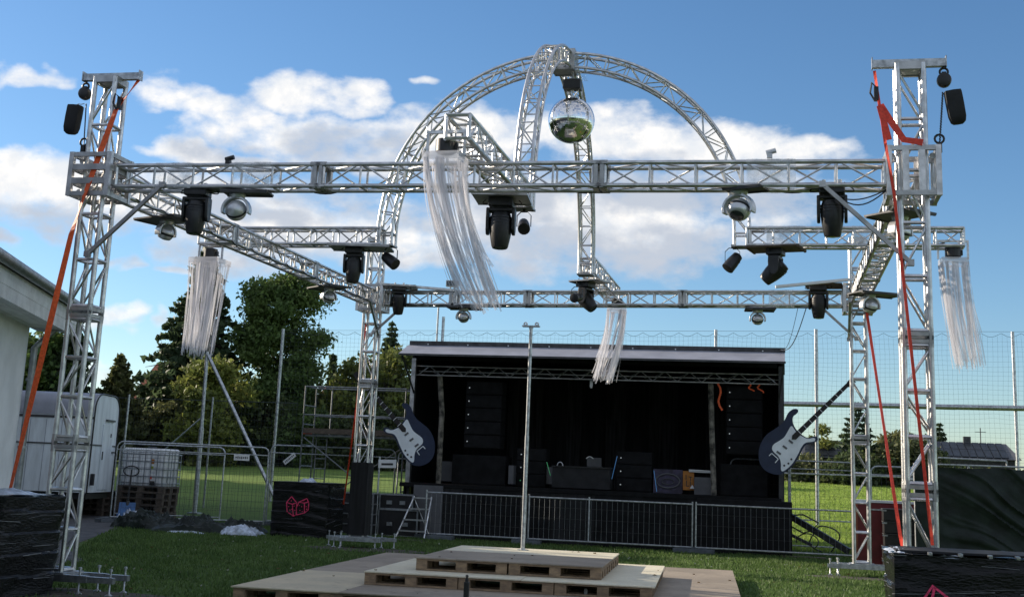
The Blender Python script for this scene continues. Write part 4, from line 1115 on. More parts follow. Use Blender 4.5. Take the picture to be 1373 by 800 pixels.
# ---- flat bars with work lights
def work_bar(label, p, q, lamps, m='alu'):
    t = thing('lamp_bar', label, 'lamp arm', p, 0)
    d = V(q) - V(p)
    B().bar((0, 0, 0), d, .10, .05).obj('flat_bar', m, t)
    for s_ in lamps:
        c_ = d * s_
        l_ = B().box(c_ + V((0, -.03, .13)), (.17, .10, .14)).box(c_ + V((0, 0, .03)), (.03, .03, .08)); h = l_.obj('floodlight', 'white', t, bevel=.012)
        B().box(c_ + V((.0, -.085, .13)), (.13, .006, .10)).obj('lamp_glass', 'lens', h)
work_bar('flat bar with two white floodlights above the left end of the back truss', (-4.9, 5.45, 5.45), (-3.15, 5.5, 5.33), (.93, .985))
work_bar('bright flat bar sloping over the right end of the back truss', (3.43, 4.9, 5.38), (4.95, 5.1, 5.58), (), 'white')

# small clamps left on the front truss
for x, lab in ((-3.19, 'black clamp sitting on top of the front truss on the left'), (3.45, 'bright pipe clamp on top of the front truss on the right')):
    b = B().box((x, -KY - HB, 5.265), (.06, .06, .05)).tube([(x - .04, -KY - HB, 5.30), (x + .07, -KY - HB, 5.33)], .03, 8)
    tag(b.obj('pipe_clamp', 'black' if x < 0 else 'silver', smooth=True), lab, 'clamp')
# cable looped under the front truss near the right tower
for k, (xa, xb, s_) in enumerate(((4.0, 4.75, .12), (4.1, 4.75, .18))):
    pts = [V((xa + (xb - xa) * i / 12, -KY, 4.9 - s_ * math.sin(PI * i / 12))) for i in range(13)]
    o = B().tube(pts, .008, 6).obj('cable', 'black', smooth=True)
    tag(o, ('short grey cable loop', 'longer grey cable loop')[k] + ' sagging under the front truss by the right tower', 'cable')

# power cables strung along the trusses between the lamps
def run_cable(label, p, q, sag, n, seed, r=.009):
    rd = random.Random(seed); p, q = V(p), V(q); pts = []
    for i in range(n):
        a, b_ = p.lerp(q, i / n), p.lerp(q, (i + 1) / n); s_ = sag * rd.uniform(.25, 1.0); m_ = 8
        for k in range(m_): pts.append(a.lerp(b_, k / m_) - V((0, rd.uniform(-.004, .004), s_ * math.sin(PI * k / m_))))
    pts.append(q)
    tag(B().tube(pts, r, 5).obj('power_cable', 'black', smooth=True), label, 'cable', 'power cables along the trusses')
zc_ = 5.08 - HB
run_cable('black power cable tied along the bottom of the front truss on the left', (-4.5, -KY + HB, zc_ + .03), (-1.7, -KY + HB, zc_ + .03), .07, 5, 1)
run_cable('black power cable tied along the bottom of the front truss on the right', (1.0, -KY + HB, zc_ + .02), (4.6, -KY + HB, zc_), .06, 6, 2)
run_cable('black power cable along the left side truss', (-KX + HB + .03, -5.0, 4.98), (-KX + HB + .03, 4.9, 5.03), .09, 13, 3)
run_cable('black power cable along the right side truss', (KX - HB - .03, -5.0, 4.95), (KX - HB - .03, 4.8, 5.10), .09, 13, 4)
run_cable('black power cable along the back truss', (-4.4, KY - HB - .03, 5.05), (4.3, KY - HB - .10, 5.12), .08, 14, 5)
run_cable('black power cable inside the left arch foot truss', (-5.9, -.10, 5.33), (-3.1, -.10, 5.30), .06, 4, 6)
run_cable('black power cable inside the right arch foot truss', (3.1, -.10, 5.30), (6.0, -.10, 5.33), .06, 4, 7)
run_cable('black power cable dropping along the front outrigger truss', (.10, -6.4, 5.35), (.10, -3.3, 5.30), .06, 4, 8)
run_cable('black power cable climbing the back leg of the tall arch to the ball motor', (.12, 3.05, 5.4), (.12, 2.80, 6.4), -.0, 2, 9)
from mathutils import noise as mn
# ------------------------------------------------------------------ pallet floor and steps
RZ = math.radians(3.4)
PO = V((-2.84, -5.36, 0)); PU = V((math.cos(RZ), math.sin(RZ), 0)); PV = V((-math.sin(RZ), math.cos(RZ), 0))
def L2W(u, v, z=0): p = PO + PU * u + PV * v; return (p.x, p.y, z)

def make_pallet(label, loc, rz, group, wood='wood', scale=1.0):
    t = thing('pallet', label, 'pallet', loc, rz, group); t.scale = (scale,) * 3
    X = 1.2; Y = .8
    for y, w_ in ((.0725, .145), (.235, .10), (.40, .145), (.565, .10), (.7275, .145)): block('board', (X / 2, y, .133), (X, w_, .022), wood, t)
    for x in (.0725, .6, 1.1275): block('stringer_board', (x, Y / 2, .111), (.144, Y - .004, .020), wood, t)
    for x in (.0725, .6, 1.1275):
        for y, w_ in ((.05, .10), (.40, .145), (.75, .10)): block('pallet_block', (x, y, .0615), (.144, w_, .078), wood, t)
    for y, w_ in ((.05, .10), (.40, .145), (.75, .10)): block('bottom_board', (X / 2, y, .011), (X, w_, .021), wood, t)
    return t

def put(i, src, u, v, z, label, group):
    if src is None: return make_pallet(label, L2W(u, v, z), RZ, group)
    o = copy_tree(src); o.location = L2W(u, v, z); o.rotation_euler = (0, 0, RZ); o['label'] = label; o['group'] = group
    return o
ordn = ['leftmost', 'second', 'third', 'fourth', 'rightmost']
src = None
z1, z2 = 0.163, 0.326
for i in range(5):
    src2 = put(i, src, i * 1.202, 0, 0.002, f'{ordn[i]} pallet in the front row of the lowest floor tier', 'pallets of the lowest tier'); src = src or src2
for i in range(3): put(i, src, 1.30 + i * 1.212, 1.14, z1 + .003, f'{("left", "middle", "right")[i]} pallet in the front row of the middle step', 'pallets of the middle step')
for i in range(4): put(i, src, 1.30 + 2 * 1.212, 1.95 + i * .81, z1 + .003, f'{("first", "second", "third", "last")[i]} pallet behind the front one along the right edge of the middle step', 'pallets along the right edge of the middle step')
for i in range(2): put(i, src, 1.83 + i * 1.225, 1.72, z2 + .005, f'{("left", "right")[i]} pallet at the front of the top step', 'pallets of the top step')
for i in range(3): put(i, src, 1.83 + 1.225, 2.53 + i * .81, z2 + .005, f'{("first", "second", "third")[i]} pallet behind the front one at the right edge of the top step', 'pallets at the right edge of the top step')

def sheet(u0, u1, v0, v1, z, m, label, group):
    b = B(); n = 5; dx, dy = (u1 - u0) / 2, (v1 - v0) / 2; j = random.uniform(-.006, .006)
    b.box((0, 0, 0), (u1 - u0 - .007, v1 - v0 - .007, .016))
    o = b.obj('chipboard_sheet', m, bevel=.002); p = L2W((u0 + u1) / 2, (v0 + v1) / 2, z + .009)
    o.location = p; o.rotation_euler = (random.uniform(-.0008, .0008), random.uniform(-.0008, .0008), RZ + j * .4)
    tag(o, label, 'board', group)
G1 = 'boards on the lowest tier'
zb = .002 + .144
sheet(-.03, 1.30, -.03, 2.9, zb, 'ply', 'pale board at the front left corner of the lowest tier', G1)
sheet(1.30, 3.62, -.03, 1.22, zb, 'plybrown', 'brown board in front of the middle step, left half', G1)
sheet(3.62, 6.03, -.03, 1.22, zb, 'plybrown', 'brown board in front of the middle step, right half', G1)
sheet(-.03, 2.1, 2.9, 5.2, zb, 'plybrown', 'brown board behind the pale front left board', G1)
sheet(-.03, 2.1, 5.2, 7.6, zb, 'plybrown', 'brown board at the far left corner of the lowest tier', G1)
sheet(4.9, 6.03, 1.22, 3.6, zb, 'plybrown', 'worn brown board at the right front beside the middle step', G1)
sheet(4.9, 6.03, 3.6, 7.6, zb, 'plybrown', 'worn brown board at the far right of the lowest tier', G1)
sheet(2.1, 4.9, 5.2, 7.6, zb, 'plybrown', 'brown board at the back of the lowest tier behind the steps', G1)
sheet(1.30, 2.1, 1.22, 2.9, zb, 'plybrown', 'narrow brown board left of the middle step', G1)
zb = z1 + .003 + .144
sheet(1.29, 3.30, 1.12, 5.2, zb, 'plycream', 'cream board covering the left half of the middle step', 'boards on the middle step')
sheet(3.30, 4.96, 1.12, 5.2, zb, 'plycream', 'cream board with yellow edges covering the right part of the middle step', 'boards on the middle step')
zb = z2 + .005 + .144
sheet(1.81, 4.27, 1.70, 3.55, zb, 'plybrown', 'grey brown board at the front of the top step', 'boards on the top step')
sheet(1.81, 4.27, 3.55, 4.98, zb, 'plycream', 'cream board at the back of the top step round the pole', 'boards on the top step')
ZTOP = zb + .018

t = thing('steel_pole', 'tall bare steel pole standing on the top pallet step', 'pole', (-.27, -.70, ZTOP))
B().tube([(0, 0, 0), (0, 0, 1.7)], .031, 16).obj('lower_tube', 'galv', t, True)
B().tube([(0, 0, 1.7), (0, 0, 3.37)], .026, 16).obj('upper_tube', 'galv', t, True)
B().box((0, 0, 3.38), (.27, .10, .02)).box((0, 0, 3.36), (.06, .06, .03)).obj('head_plate', 'galv', t)
for k in (-1, 1): B().tube([V((.09 * k + .024 * math.cos(a), 0, 3.415 + .022 * math.sin(a))) for a in [PI * 2 * i / 12 for i in range(12)]], .012, 6, closed=True).box((.09 * k, .0, 3.395), (.05, .07, .02)).obj('pipe_clamp', 'silver', t, True)
B().lathe((0, 0, 0), [(.09, 0), (.09, .008), (.04, .012), (.04, .03)], 16).obj('foot_flange', 'galv', t)

t = thing('steel_stake', 'short black stake with pin standing in front of the pallet steps', 'stake', (.11, -5.72, .0))
B().box((0, 0, .20), (.055, .055, .40)).obj('tube', 'black', t, bevel=.006)
B().lathe((0, 0, .40), [(.02, 0), (.02, .03), (.012, .035), (.012, .055), (.02, .06), (.012, .075)], 10).obj('pin', 'black', t, True)
tag(B().lathe((1.16, -3.71, .162), [(.022, 0), (.024, .05), (.018, .07), (.012, .08)], 10).obj('paper_cup', 'white', smooth=True), 'small white cup standing under the edge of the middle step', 'cup')

# ------------------------------------------------------------------ film wrapped ballast stacks
def wrapped(label, x0, x1, y0, y1, h, seed, z0=0.0, lean=0.0, rz=0.0, amp=.02, lip=True):
    t = thing('wrapped_stack', label, 'wrapped pallet', ((x0 + x1) / 2, (y0 + y1) / 2, z0), rz, 'pallet stacks wrapped in black film')
    hx, hy = (x1 - x0) / 2, (y1 - y0) / 2; n = 16; ring = []
    for k in range(n): ring.append((-hx + 2 * hx * k / n, -hy, 0, -1))
    for k in range(n): ring.append((hx, -hy + 2 * hy * k / n, 1, 0))
    for k in range(n): ring.append((hx - 2 * hx * k / n, hy, 0, 1))
    for k in range(n): ring.append((-hx, hy - 2 * hy * k / n, -1, 0))
    N = len(ring); nz = 44; b = B()
    for j in range(nz + 1):
        z = h * j / nz
        for x, y, nx_, ny_ in ring:
            p = V((x * 1.3, y * 1.3, z * 2.5)) + V((seed * 7.1, 0, 0))
            d = amp * (mn.noise(p) + .6 * mn.noise(p * 2.7)) + .008 * mn.noise(p * 7)
            # overlapping turns of film, each with its own slant
            tt = z * 4.2 + .55 * mn.noise(V((x * .8, y * .8, seed))) + .12 * (x + y) + .05 * math.sin(x * 5 + seed)
            d += .032 * ((tt % 1.0) - .3) + lean * z / h
            crn = min(1, min(hx - abs(x) if abs(ny_) else hy - abs(y), .06) / .06)
            d -= .02 * (1 - crn) ** 2
            b.v.append((x + nx_ * d, y + ny_ * d, z))
    for j in range(nz):
        for k in range(N): b.f.append((j * N + k, j * N + (k + 1) % N, (j + 1) * N + (k + 1) % N, (j + 1) * N + k))
    b.f.append(tuple(nz * N + k for k in range(N)))
    b.obj('film_cover', 'film', t, True)
    # pale ribbons along the film's overlap edges, painted in as highlights
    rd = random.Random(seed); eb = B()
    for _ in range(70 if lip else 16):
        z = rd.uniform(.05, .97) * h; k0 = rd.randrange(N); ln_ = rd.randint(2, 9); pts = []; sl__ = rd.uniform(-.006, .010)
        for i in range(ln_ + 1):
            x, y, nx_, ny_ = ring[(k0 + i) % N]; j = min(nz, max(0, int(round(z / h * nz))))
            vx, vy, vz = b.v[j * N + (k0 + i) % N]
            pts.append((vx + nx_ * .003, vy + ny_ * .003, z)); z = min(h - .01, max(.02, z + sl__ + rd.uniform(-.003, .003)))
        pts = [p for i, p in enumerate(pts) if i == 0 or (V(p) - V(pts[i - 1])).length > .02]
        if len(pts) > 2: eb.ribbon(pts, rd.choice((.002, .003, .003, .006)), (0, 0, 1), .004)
    o = eb.obj('film_edge_glints', 'filmglint', t, True); o['kind'] = 'stuff'
    if lip: # sagging top sheet
        q = B(); m_ = 12
        for j in range(m_ + 1):
            for i in range(m_ + 1):
                x, y = -hx + 2 * hx * i / m_, -hy + 2 * hy * j / m_
                q.v.append((x * 1.02, y * 1.02, h + .012 + .022 * mn.noise(V((x * 4, y * 4, seed))) + .012 * mn.noise(V((x * 9, y * 9, seed)))))
        for j in range(m_):
            for i in range(m_): q.f.append((j * (m_ + 1) + i, j * (m_ + 1) + i + 1, (j + 1) * (m_ + 1) + i + 1, (j + 1) * (m_ + 1) + i))
        q.obj('top_sheet', 'film', t, True)
    return t
def crumple(name, m, parent, c, sx, sy, sz, seed, n=14):
    q = B()
    for j in range(n + 1):
        for i in range(n + 1):
            u, v = i / n * 2 - 1, j / n * 2 - 1
            r_ = max(0, 1 - (u * u + v * v) ** 1.2 * .5)
            e_ = 1 + .3 * mn.noise(V((u * 1.5, v * 1.5, seed)))
            p = V((u * sx * e_, v * sy * e_, 0))
            p.z = sz * r_ * (.45 + .7 * abs(mn.noise(V((u * 2.2, v * 2.2, seed + 3)))) + .6 * abs(mn.noise(V((u * 5, v * 5, seed + 8)))) + .35 * abs(mn.noise(V((u * 11, v * 11, seed + 4)))))
            if max(abs(u), abs(v)) > .99: p.z = .004
            q.v.append(tuple(V(c) + p))
    for j in range(n):
        for i in range(n): q.f.append((j * (n + 1) + i, j * (n + 1) + i + 1, (j + 1) * (n + 1) + i + 1, (j + 1) * (n + 1) + i))
    return q.obj(name, m, parent, True)
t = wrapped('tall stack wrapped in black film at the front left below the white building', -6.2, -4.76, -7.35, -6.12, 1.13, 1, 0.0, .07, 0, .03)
crumple('film_scrap', 'filmwhite', t, (.35, -.1, 1.14), .30, .42, .07, 5)
crumple('film_scrap', 'filmwhite', t, (-.1, -.35, 1.14), .25, .3, .05, 6)
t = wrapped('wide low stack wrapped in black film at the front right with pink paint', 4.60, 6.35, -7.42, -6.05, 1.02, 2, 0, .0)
crumple('film_scrap', 'filmwhite', t, (-.80, -.15, 1.02), .10, .45, .04, 7)
crumple('film_scrap', 'filmwhite', t, (.45, -.60, 1.0), .38, .06, .04, 9)
crumple('film_scrap', 'filmwhite', t, (-.35, -.64, 1.0), .16, .04, .03, 12)
for k, x in enumerate((-.55, -.28, -.02, .22, .62)): block('top_batten', (x, -.62, 1.035), (.035, .10, .03), 'galv', t)
B().box((-.1, -.1, 1.045), (1.5, .9, .02)).obj('lid_board', 'blackmatt', t)
def paint(t, strokes, y, w_=.018):
    b = B()
    for s_ in strokes: b.ribbon([(x, y, z) for x, z in s_], w_, [(1, 0, .35)] * len(s_) if False else (0, 0, 1) if abs(s_[-1][0] - s_[0][0]) > abs(s_[-1][1] - s_[0][1]) else (1, 0, 0), .004)
    return b.obj('spray_paint', 'pink', t)
def dots(t, pts, y, r=.016):
    b = B()
    for x, z in pts: b.lathe((x, y, z), [(r, 0), (r, .004)], 8, (0, -1, 0))
    return b.obj('painted_pips', 'pink', t)
# x from stack centre 5.475
paint(t, [[(-.66, .58), (-.545, .755), (-.36, .62)], [(-.56, .60), (-.53, .74)], [(-.02, .60), (.12, .66)], [(-.50, .60), (-.40, .635)]], -.725, .025)
paint(t, [[(-.66, .58), (-.64, .20), (-.46, .10), (-.36, .62)], [(-.02, .60), (.0, .2), (.2, .1), (.36, .3), (.12, .66)]], -.725, .02)
dots(t, [(-.5, .5), (-.55, .35), (-.45, .3), (.1, .5), (.15, .3)], -.726)
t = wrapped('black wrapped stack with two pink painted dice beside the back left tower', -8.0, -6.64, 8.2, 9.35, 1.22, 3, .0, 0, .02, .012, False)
B().box((0, 0, 1.225), (1.42, 1.18, .02)).obj('lid_board', 'blackmatt', t, bevel=.004)
crumple('film_scrap', 'filmwhite', t, (.05, -.3, 1.235), .16, .14, .10, 21)
# two dice drawn as outlined cubes
def S(px, py): return ((px - 400) / 50.5 , (690 - py) / 50.5)
def cv(pts): return [((x - 660) * .00375 - .02, .62 - (y - 330) * .00375) for x, y in pts]
ox = -52
D = [[(570, 255), (540, 290), (548, 345), (590, 370), (608, 362), (606, 290), (570, 255)], [(540, 290), (578, 300), (590, 370)], [(578, 300), (606, 290)],
     [(670, 262), (620, 285), (606, 320), (612, 362), (660, 348), (682, 330), (684, 292), (670, 262)], [(620, 285), (655, 290), (684, 280)], [(655, 290), (660, 348)]]
paint(t, [cv([(x + 40, y) for x, y in s_]) for s_ in D], -.598, .022)
dots(t, cv([(x + 40, y) for x, y in ((556, 315), (566, 335), (578, 330), (590, 310), (598, 335), (624, 305), (640, 312), (630, 335), (645, 340), (668, 310), (672, 325), (570, 280), (650, 275))]), -.60, .012)

# ------------------------------------------------------------------ heaps of sheeting on the grass
G2 = 'sheeting dropped on the grass'
def heap(label, c, sx, sy, sz, m, seed, rz=0):
    t = crumple('sheeting_heap', m, None, (0, 0, 0), sx, sy, sz, seed, 34); t.location = (*c, hgt(*c) + .004); t.rotation_euler = (0, 0, rz); tag(t, label, 'sheeting', G2)
heap('dark tarpaulin heap on the grass below the water tank', (-11.25, 8.7), .75, .75, .42, 'tarp', 31, -.2)
heap('flat dark tarpaulin heap in the middle of the dropped sheeting', (-9.9, 8.3), .85, .65, .36, 'tarp', 32, .2)
heap('dark tarpaulin end lying next to the dice stack', (-8.95, 8.7), .6, .55, .30, 'tarp', 34, .2)
heap('pale blue sheeting piece at the left end of the dropped tarpaulins', (-11.95, 9.0), .32, .4, .36, 'filmwhite', 35, .6)
heap('pale blue crumpled sheeting leaning against the dice stack', (-8.6, 8.0), .48, .36, .20, 'filmwhite', 36, .1)
heap('thin pale strip of sheeting in front of the dark tarpaulins', (-9.75, 7.5), .42, .18, .05, 'filmwhite', 37, .1)

# ------------------------------------------------------------------ stage
SX0, SX1, SY, SB = -5.86, 3.56, 11.6, 17.6
st = thing('mobile_stage', 'dark mobile stage with black drapes and a grey front canopy', 'stage', ((SX0 + SX1) / 2, SY, 0))
SC = V(((SX0 + SX1) / 2, SY, 0)); hw = (SX1 - SX0) / 2
def sl_(x, y, z): return V((x, y, z)) - SC
B().box(sl_((SX0 + SX1) / 2 + .0, 14.3, 1.26), (2 * hw - .1, 6.6, .10)).obj('stage_deck', 'stageblack', st)
for k in range(8):
    x0 = -hw + .55 + k * (2 * hw - .55) / 8; w_ = (2 * hw - .55) / 8
    block('front_skirt', (x0 + w_ / 2, -.58 + .02 * (k % 2), .60), (w_ + .03, .03, 1.2), 'stageblack' if k % 3 else 'cloth', st)
B().box(sl_((1.55 + 3.75) / 2, 11.25, .62), (2.2, .70, 1.24)).obj('front_platform', 'stageblack', st, bevel=.01)
# back wall of hanging drapes, separate lengths side by side
xs = [-5.8, -5.1, -4.5, -3.4, -2.7, -2.25, -1.55, -.95, -.3, .55, 1.35, 2.0, 2.75, 3.5]
for k in range(len(xs) - 1):
    a, b_ = xs[k], xs[k + 1]; q = B(); n = max(4, int((b_ - a) / .11)); off = .05 * (k % 2)
    for i in range(n + 1):
        for z in (1.31, 4.5): q.v.append(tuple(sl_(a + (b_ - a) * i / n, SB - .25 - off + .03 * math.sin(i * 1.9 + k), z)))
    for i in range(n): q.f.append((2 * i, 2 * i + 2, 2 * i + 3, 2 * i + 1))
    q.obj('back_drape', 'cloth2' if k in (2, 4, 6, 8, 10) else 'cloth', st, True)
B().box(sl_(0 + (SX0 + SX1) / 2, SB + .05, 2.94), (2 * hw, .06, 3.66)).obj('back_wall', 'stageblack', st)
for s_, nm in ((-1, 'side_wall'), (1, 'side_wall')):
    B().box((s_ * (hw - .02), 3.05, 3.0), (.05, 5.9, 3.49)).obj(nm, 'stageblack', st)
    B().box((s_ * (hw - .02), 3.05, .66), (.05, 6.2, 1.15)).obj('side_skirt', 'stageblack', st)
    B().box((s_ * (hw - .06), .10, 2.85), (.11, .14, 3.2)).obj('corner_post', 'alu_dull' if s_ < 0 else 'darkgrey', st)
    B().bar((s_ * (hw - .12), .0, 3.55), (s_ * (hw + .02), -.82, 4.48), .035, .035).obj('canopy_stay', 'darkgrey', st)
    B().box((s_ * (hw - .06), .10, .63), (.14, .16, 1.24)).obj('post_foot', 'darkgrey', st)
B().box(sl_((SX0 + SX1) / 2, 14.65, 4.80), (2 * hw + .06, 6.1, .10)).obj('roof', 'stageblack', st)
B().box(sl_((SX0 + SX1) / 2, 11.55, 4.83), (2 * hw + .10, .06, .11)).obj('roof_edge', 'darkgrey', st)
cp = B(); nseg = 22
for k in range(nseg + 1):
    x = -hw - .08 + (2 * hw + .12) * k / nseg; sag = .014 * math.sin(PI * (k % 3.67) / 3.67)
    for y, z in ((-.07, 4.775), (-.48, 4.63 - sag), (-.90, 4.475)): cp.v.append((x, y, z))
    for y, z in ((-.90, 4.450), (-.48, 4.60 - sag), (-.07, 4.745)): cp.v.append((x, y, z))
for k in range(nseg):
    a, b_ = 6 * k, 6 * k + 6
    for i in range(6): cp.f.append((a + i, a + (i + 1) % 6, b_ + (i + 1) % 6, b_ + i))
cp.f.append((0, 1, 2, 3, 4, 5)); e_ = 6 * nseg; cp.f.append(tuple(e_ + i for i in reversed(range(6))))
cp.obj('canopy', 'trailergrey', st)
B().box((0, -.905, 4.455), (2 * hw + .12, .03, .05)).obj('canopy_edge', 'darkgrey', st)
for k in range(9): B().lathe((-hw + .45 + k * 1.06, -.09, 4.80), [(.018, 0), (.018, .012)], 8, (0, -1, 0)).obj('rivet', 'white', st)
B().box((0, .02, 4.55), (2 * hw - .3, .05, .30)).obj('front_flap', 'stageblack', st)
# lighting truss under the roof
rt = bpy.data.objects.new('roof_truss', None); COL.objects.link(rt); rt.parent = st; TM = 'alu_dull'
yt, za, zb_ = .18, 4.26, 4.03
for z in (za, zb_): rod('truss_chord', (-hw + .1, yt, z), (hw - .1, yt, z - .01), .022, TM, rt, 8)
rod('truss_chord', (-hw + .1, yt + .22, (za + zb_) / 2), (hw - .1, yt + .22, (za + zb_) / 2), .022, TM, rt, 8)
n = 30
for k in range(n):
    x0 = -hw + .15 + (2 * hw - .3) * k / n; x1 = -hw + .15 + (2 * hw - .3) * (k + 1) / n
    z0, zz = (zb_, za) if k % 2 == 0 else (za, zb_)
    rod('truss_brace', (x0, yt, z0), (x1, yt, zz), .012, TM, rt, 6)
    rod('truss_brace', (x0, yt + .22, (za + zb_) / 2), (x1, yt, zb_ if k % 2 else za), .010, TM, rt, 6)
for x0, x1 in ((-5.14, -4.80), (1.80, 1.90)):
    B().tube([sl_(x0, 11.85, 4.03), sl_(x0 * .7 + x1 * .3, 11.85, 3.1), sl_(x1 if x0 > 0 else x0 + .10, 11.85, 1.31)], .07, 8).obj('inner_post', 'lightwood', st)
B().bar(sl_(3.70, 11.5, .92), sl_(5.02, 10.95, .20), .10, .14).bar(sl_(3.6, 11.3, .55), sl_(4.2, 11.25, .28), .07, .07).obj('tow_bar', 'black', st)
B().tube([sl_(3.7, 11.3, .70), sl_(4.0, 11.2, .55), sl_(4.2, 11.1, .62), sl_(4.35, 11.1, .80), sl_(4.0, 11.15, .97), sl_(3.8, 11.2, .95)], .018, 6).obj('tow_cable', 'black', st, True)

# things on the stage
def speaker(label, x0, x1, z0, z1, y, d=.5, dots_=0, dx=.05, cab=1, group='loudspeakers on the stage', grille='darkgrey', led='led'):
    t = thing('loudspeaker', label, 'loudspeaker', ((x0 + x1) / 2, y, z0), 0, group)
    w_, h = x1 - x0, z1 - z0
    for k in range(cab):
        hh = h / cab; zc = hh * (k + .5)
        B().box((0, d / 2, zc), (w_, d, hh - .012)).obj('cabinet', 'stageblack', t, bevel=.012)
        B().box((0, -.006, zc), (w_ - .05, .012, hh - .06)).obj('grille', 'stageblack', t)
    for k in range(dots_):
        B().lathe((-w_ / 2 + dx, -.013, h * (k + .5) / dots_), [(.014, 0), (.014, .006)], 8, (0, -1, 0)).obj('badge_light', led if not isinstance(led, list) else led[k], t)
    return t
speaker('tall hung loudspeaker column on the left of the stage with white badges', -4.46, -3.50, 2.22, 3.92, 12.0, .5, 5, .09, 5)
speaker('tall hung loudspeaker column on the right of the stage with white badges', 2.18, 3.06, 2.30, 3.98, 12.0, .5, 5, .08, 5)
speaker('wide black cabinet standing below the left hung column', -4.74, -3.33, 1.31, 2.06, 12.0, .7)
speaker('wide black cabinet standing below the right hung column', 2.03, 3.19, 1.31, 2.08, 12.0, .7)
speaker('narrow loudspeaker tower left of the playing desk with green badge', -3.10, -2.33, 1.31, 2.28, 12.2, .5, 3, .12, 3, led=['ledgreen', 'led', 'led'])
speaker('narrow loudspeaker tower right of the playing desk with badges', -.55, .35, 1.31, 2.29, 12.2, .5, 3, .12, 3)
for x, z, lab in ((-3.72, 1.45, 'white'), (2.75, 1.50, 'white')): pass
# struts and hanging orange straps under the roof at the right
for k, (x, z0, z1, lab) in enumerate(((1.98, 4.0, 3.35, 'long orange strap end hanging from the roof truss on the right'), (2.72, 4.0, 3.84, 'short orange tail on the roof truss near the right column'), (2.95, 4.0, 3.80, 'small orange tail hanging right of the shorter one'))):
    pts = [V((x + .05 * math.sin(i * 1.1 + k) + (.1 * i / 6), 11.72, z0 + (z1 - z0) * i / 6)) for i in range(7)]
    o = B().ribbon(pts, .035 if k else .05, (1, .3, 0), .004).obj('strap_end', 'strap'); tag(o, lab, 'strap', 'orange strap ends on the stage')
t = thing('desk', 'low black playing desk in the middle of the stage front', 'desk', (-1.36, 11.75, 1.31))
B().box((0, .35, .28), (1.45, .7, .50)).obj('desk_front', 'blackmatt', t); B().box((0, .35, .545), (1.5, .76, .03)).obj('desk_top', 'black', t)
tag(B().box((-2.18, 12.3, 1.62), (.34, .04, .42)).obj('grey_board', 'grey'), 'small grey board standing at the left end of the desk', 'board')
tag(B().box((-4.98, 12.3, 1.62), (.36, .04, .50)).obj('grey_board', 'grey'), 'grey board left of the wide left cabinet', 'board')
tag(B().box((-3.17, 12.05, 1.60), (.13, .30, .46)).obj('grey_board', 'grey'), 'slim grey panel right of the wide left cabinet', 'board')
tag(B().box((1.62, 12.2, 1.52), (.42, .4, .42)).obj('grey_case', 'grey', bevel=.01), 'grey case under the white tubes on the stage', 'case')
t = thing('headphones', 'white headphones lying on the playing desk', 'headphones', (-1.93, 11.95, 1.87))
B().tube([(.07 * math.cos(a), 0, .09 * math.sin(a)) for a in [PI * k / 10 for k in range(11)]], .012, 6).obj('headband', 'silver', t, True)
for k in (-1, 1): B().lathe((.07 * k, 0, -.02), [(.035, -.02), (.04, 0), (.03, .02)], 10, (1, 0, 0)).obj('ear_cup', 'silver', t, True)
t = thing('laptop', 'open laptop with pale lid on the playing desk', 'laptop', (-1.05, 11.95, 1.87))
B().box((0, 0, .01), (.36, .25, .02)).obj('keyboard', 'darkgrey', t); B().box((0, -.13, .12), (.36, .012, .22), Matrix.Rotation(.25, 3, 'X')).obj('lid', 'grey', t)
B().tube([(-.20 + .02 * k, -.16, .20 + .05 * math.sin(PI * k / 9)) for k in range(10)], .010, 6).obj('white_cable', 'white', t)
for k, (xa, za_, xb, zb2, mm, lab) in enumerate(((-.62, 1.60, -.50, 2.16, 'ledblue', 'thin blue lit edge left of the right speaker tower'), (.42, 1.85, .50, 1.34, 'ledblue', 'blue lit edge beside the round purple print'), (-2.28, 1.95, -2.17, 1.62, 'ledgreen', 'thin green lit edge at the grey board'))):
    tag(B().bar((xa, 11.98, za_), (xb, 11.98, zb2), .012, .012).obj('light_strip', mm), lab, 'light strip', 'thin light strips on the stage')
t = thing('printed_backdrop', 'purple printed panel with a pale ring on the stage', 'panel', (.75, 12.2, 1.31))
B().box((0, .03, .29), (.72, .04, .58)).obj('board', 'purple', t)
B().tube([(.29 * math.cos(a), -.005, .30 + .17 * math.sin(a)) for a in [2 * PI * k / 28 for k in range(28)]], .02, 6, closed=True).obj('ring', 'grey', t, True)
B().tube([(.15 * math.cos(a), -.005, .28 + .07 * math.sin(a)) for a in [2 * PI * k / 24 for k in range(24)]], .012, 6, closed=True).obj('ring', 'darkgrey', t, True)
t = thing('orange_sign', 'orange card with dark lettering on the stage', 'card', (1.26, 12.15, 1.42))
B().box((0, 0, .22), (.27, .03, .46)).obj('card', 'orangecard', t)
lt = B()
lt.box((-.05, -.018, .15), (.02, .006, .14)).box((-.01, -.018, .085), (.06, .006, .02)).box((.05, -.018, .15), (.02, .006, .10)).box((.05, -.018, .31), (.08, .006, .02)).box((.05, -.018, .26), (.02, .006, .10)).box((-.06, -.018, .30), (.02, .006, .12))
lt.obj('lettering', 'text', t)
tag(B().prism([(-.06, 0), (.06, 0), (0, .09)], lambda u, v, w_: V((1.36 + u, 12.05 + w_, 1.45 + v)), .05).obj('white_marker', 'white'), 'small white cone shaped marker in front of the orange card', 'marker')
for k in range(2): tag(B().tube([(1.27, 12.1, 1.86 + .035 * k), (1.84, 12.1, 1.85 + .035 * k)], .015, 8).obj('white_tube', 'white', smooth=True), ('lower', 'upper')[k] + ' of two white tubes lying right of the orange card', 'tube', 'white tubes on the stage')
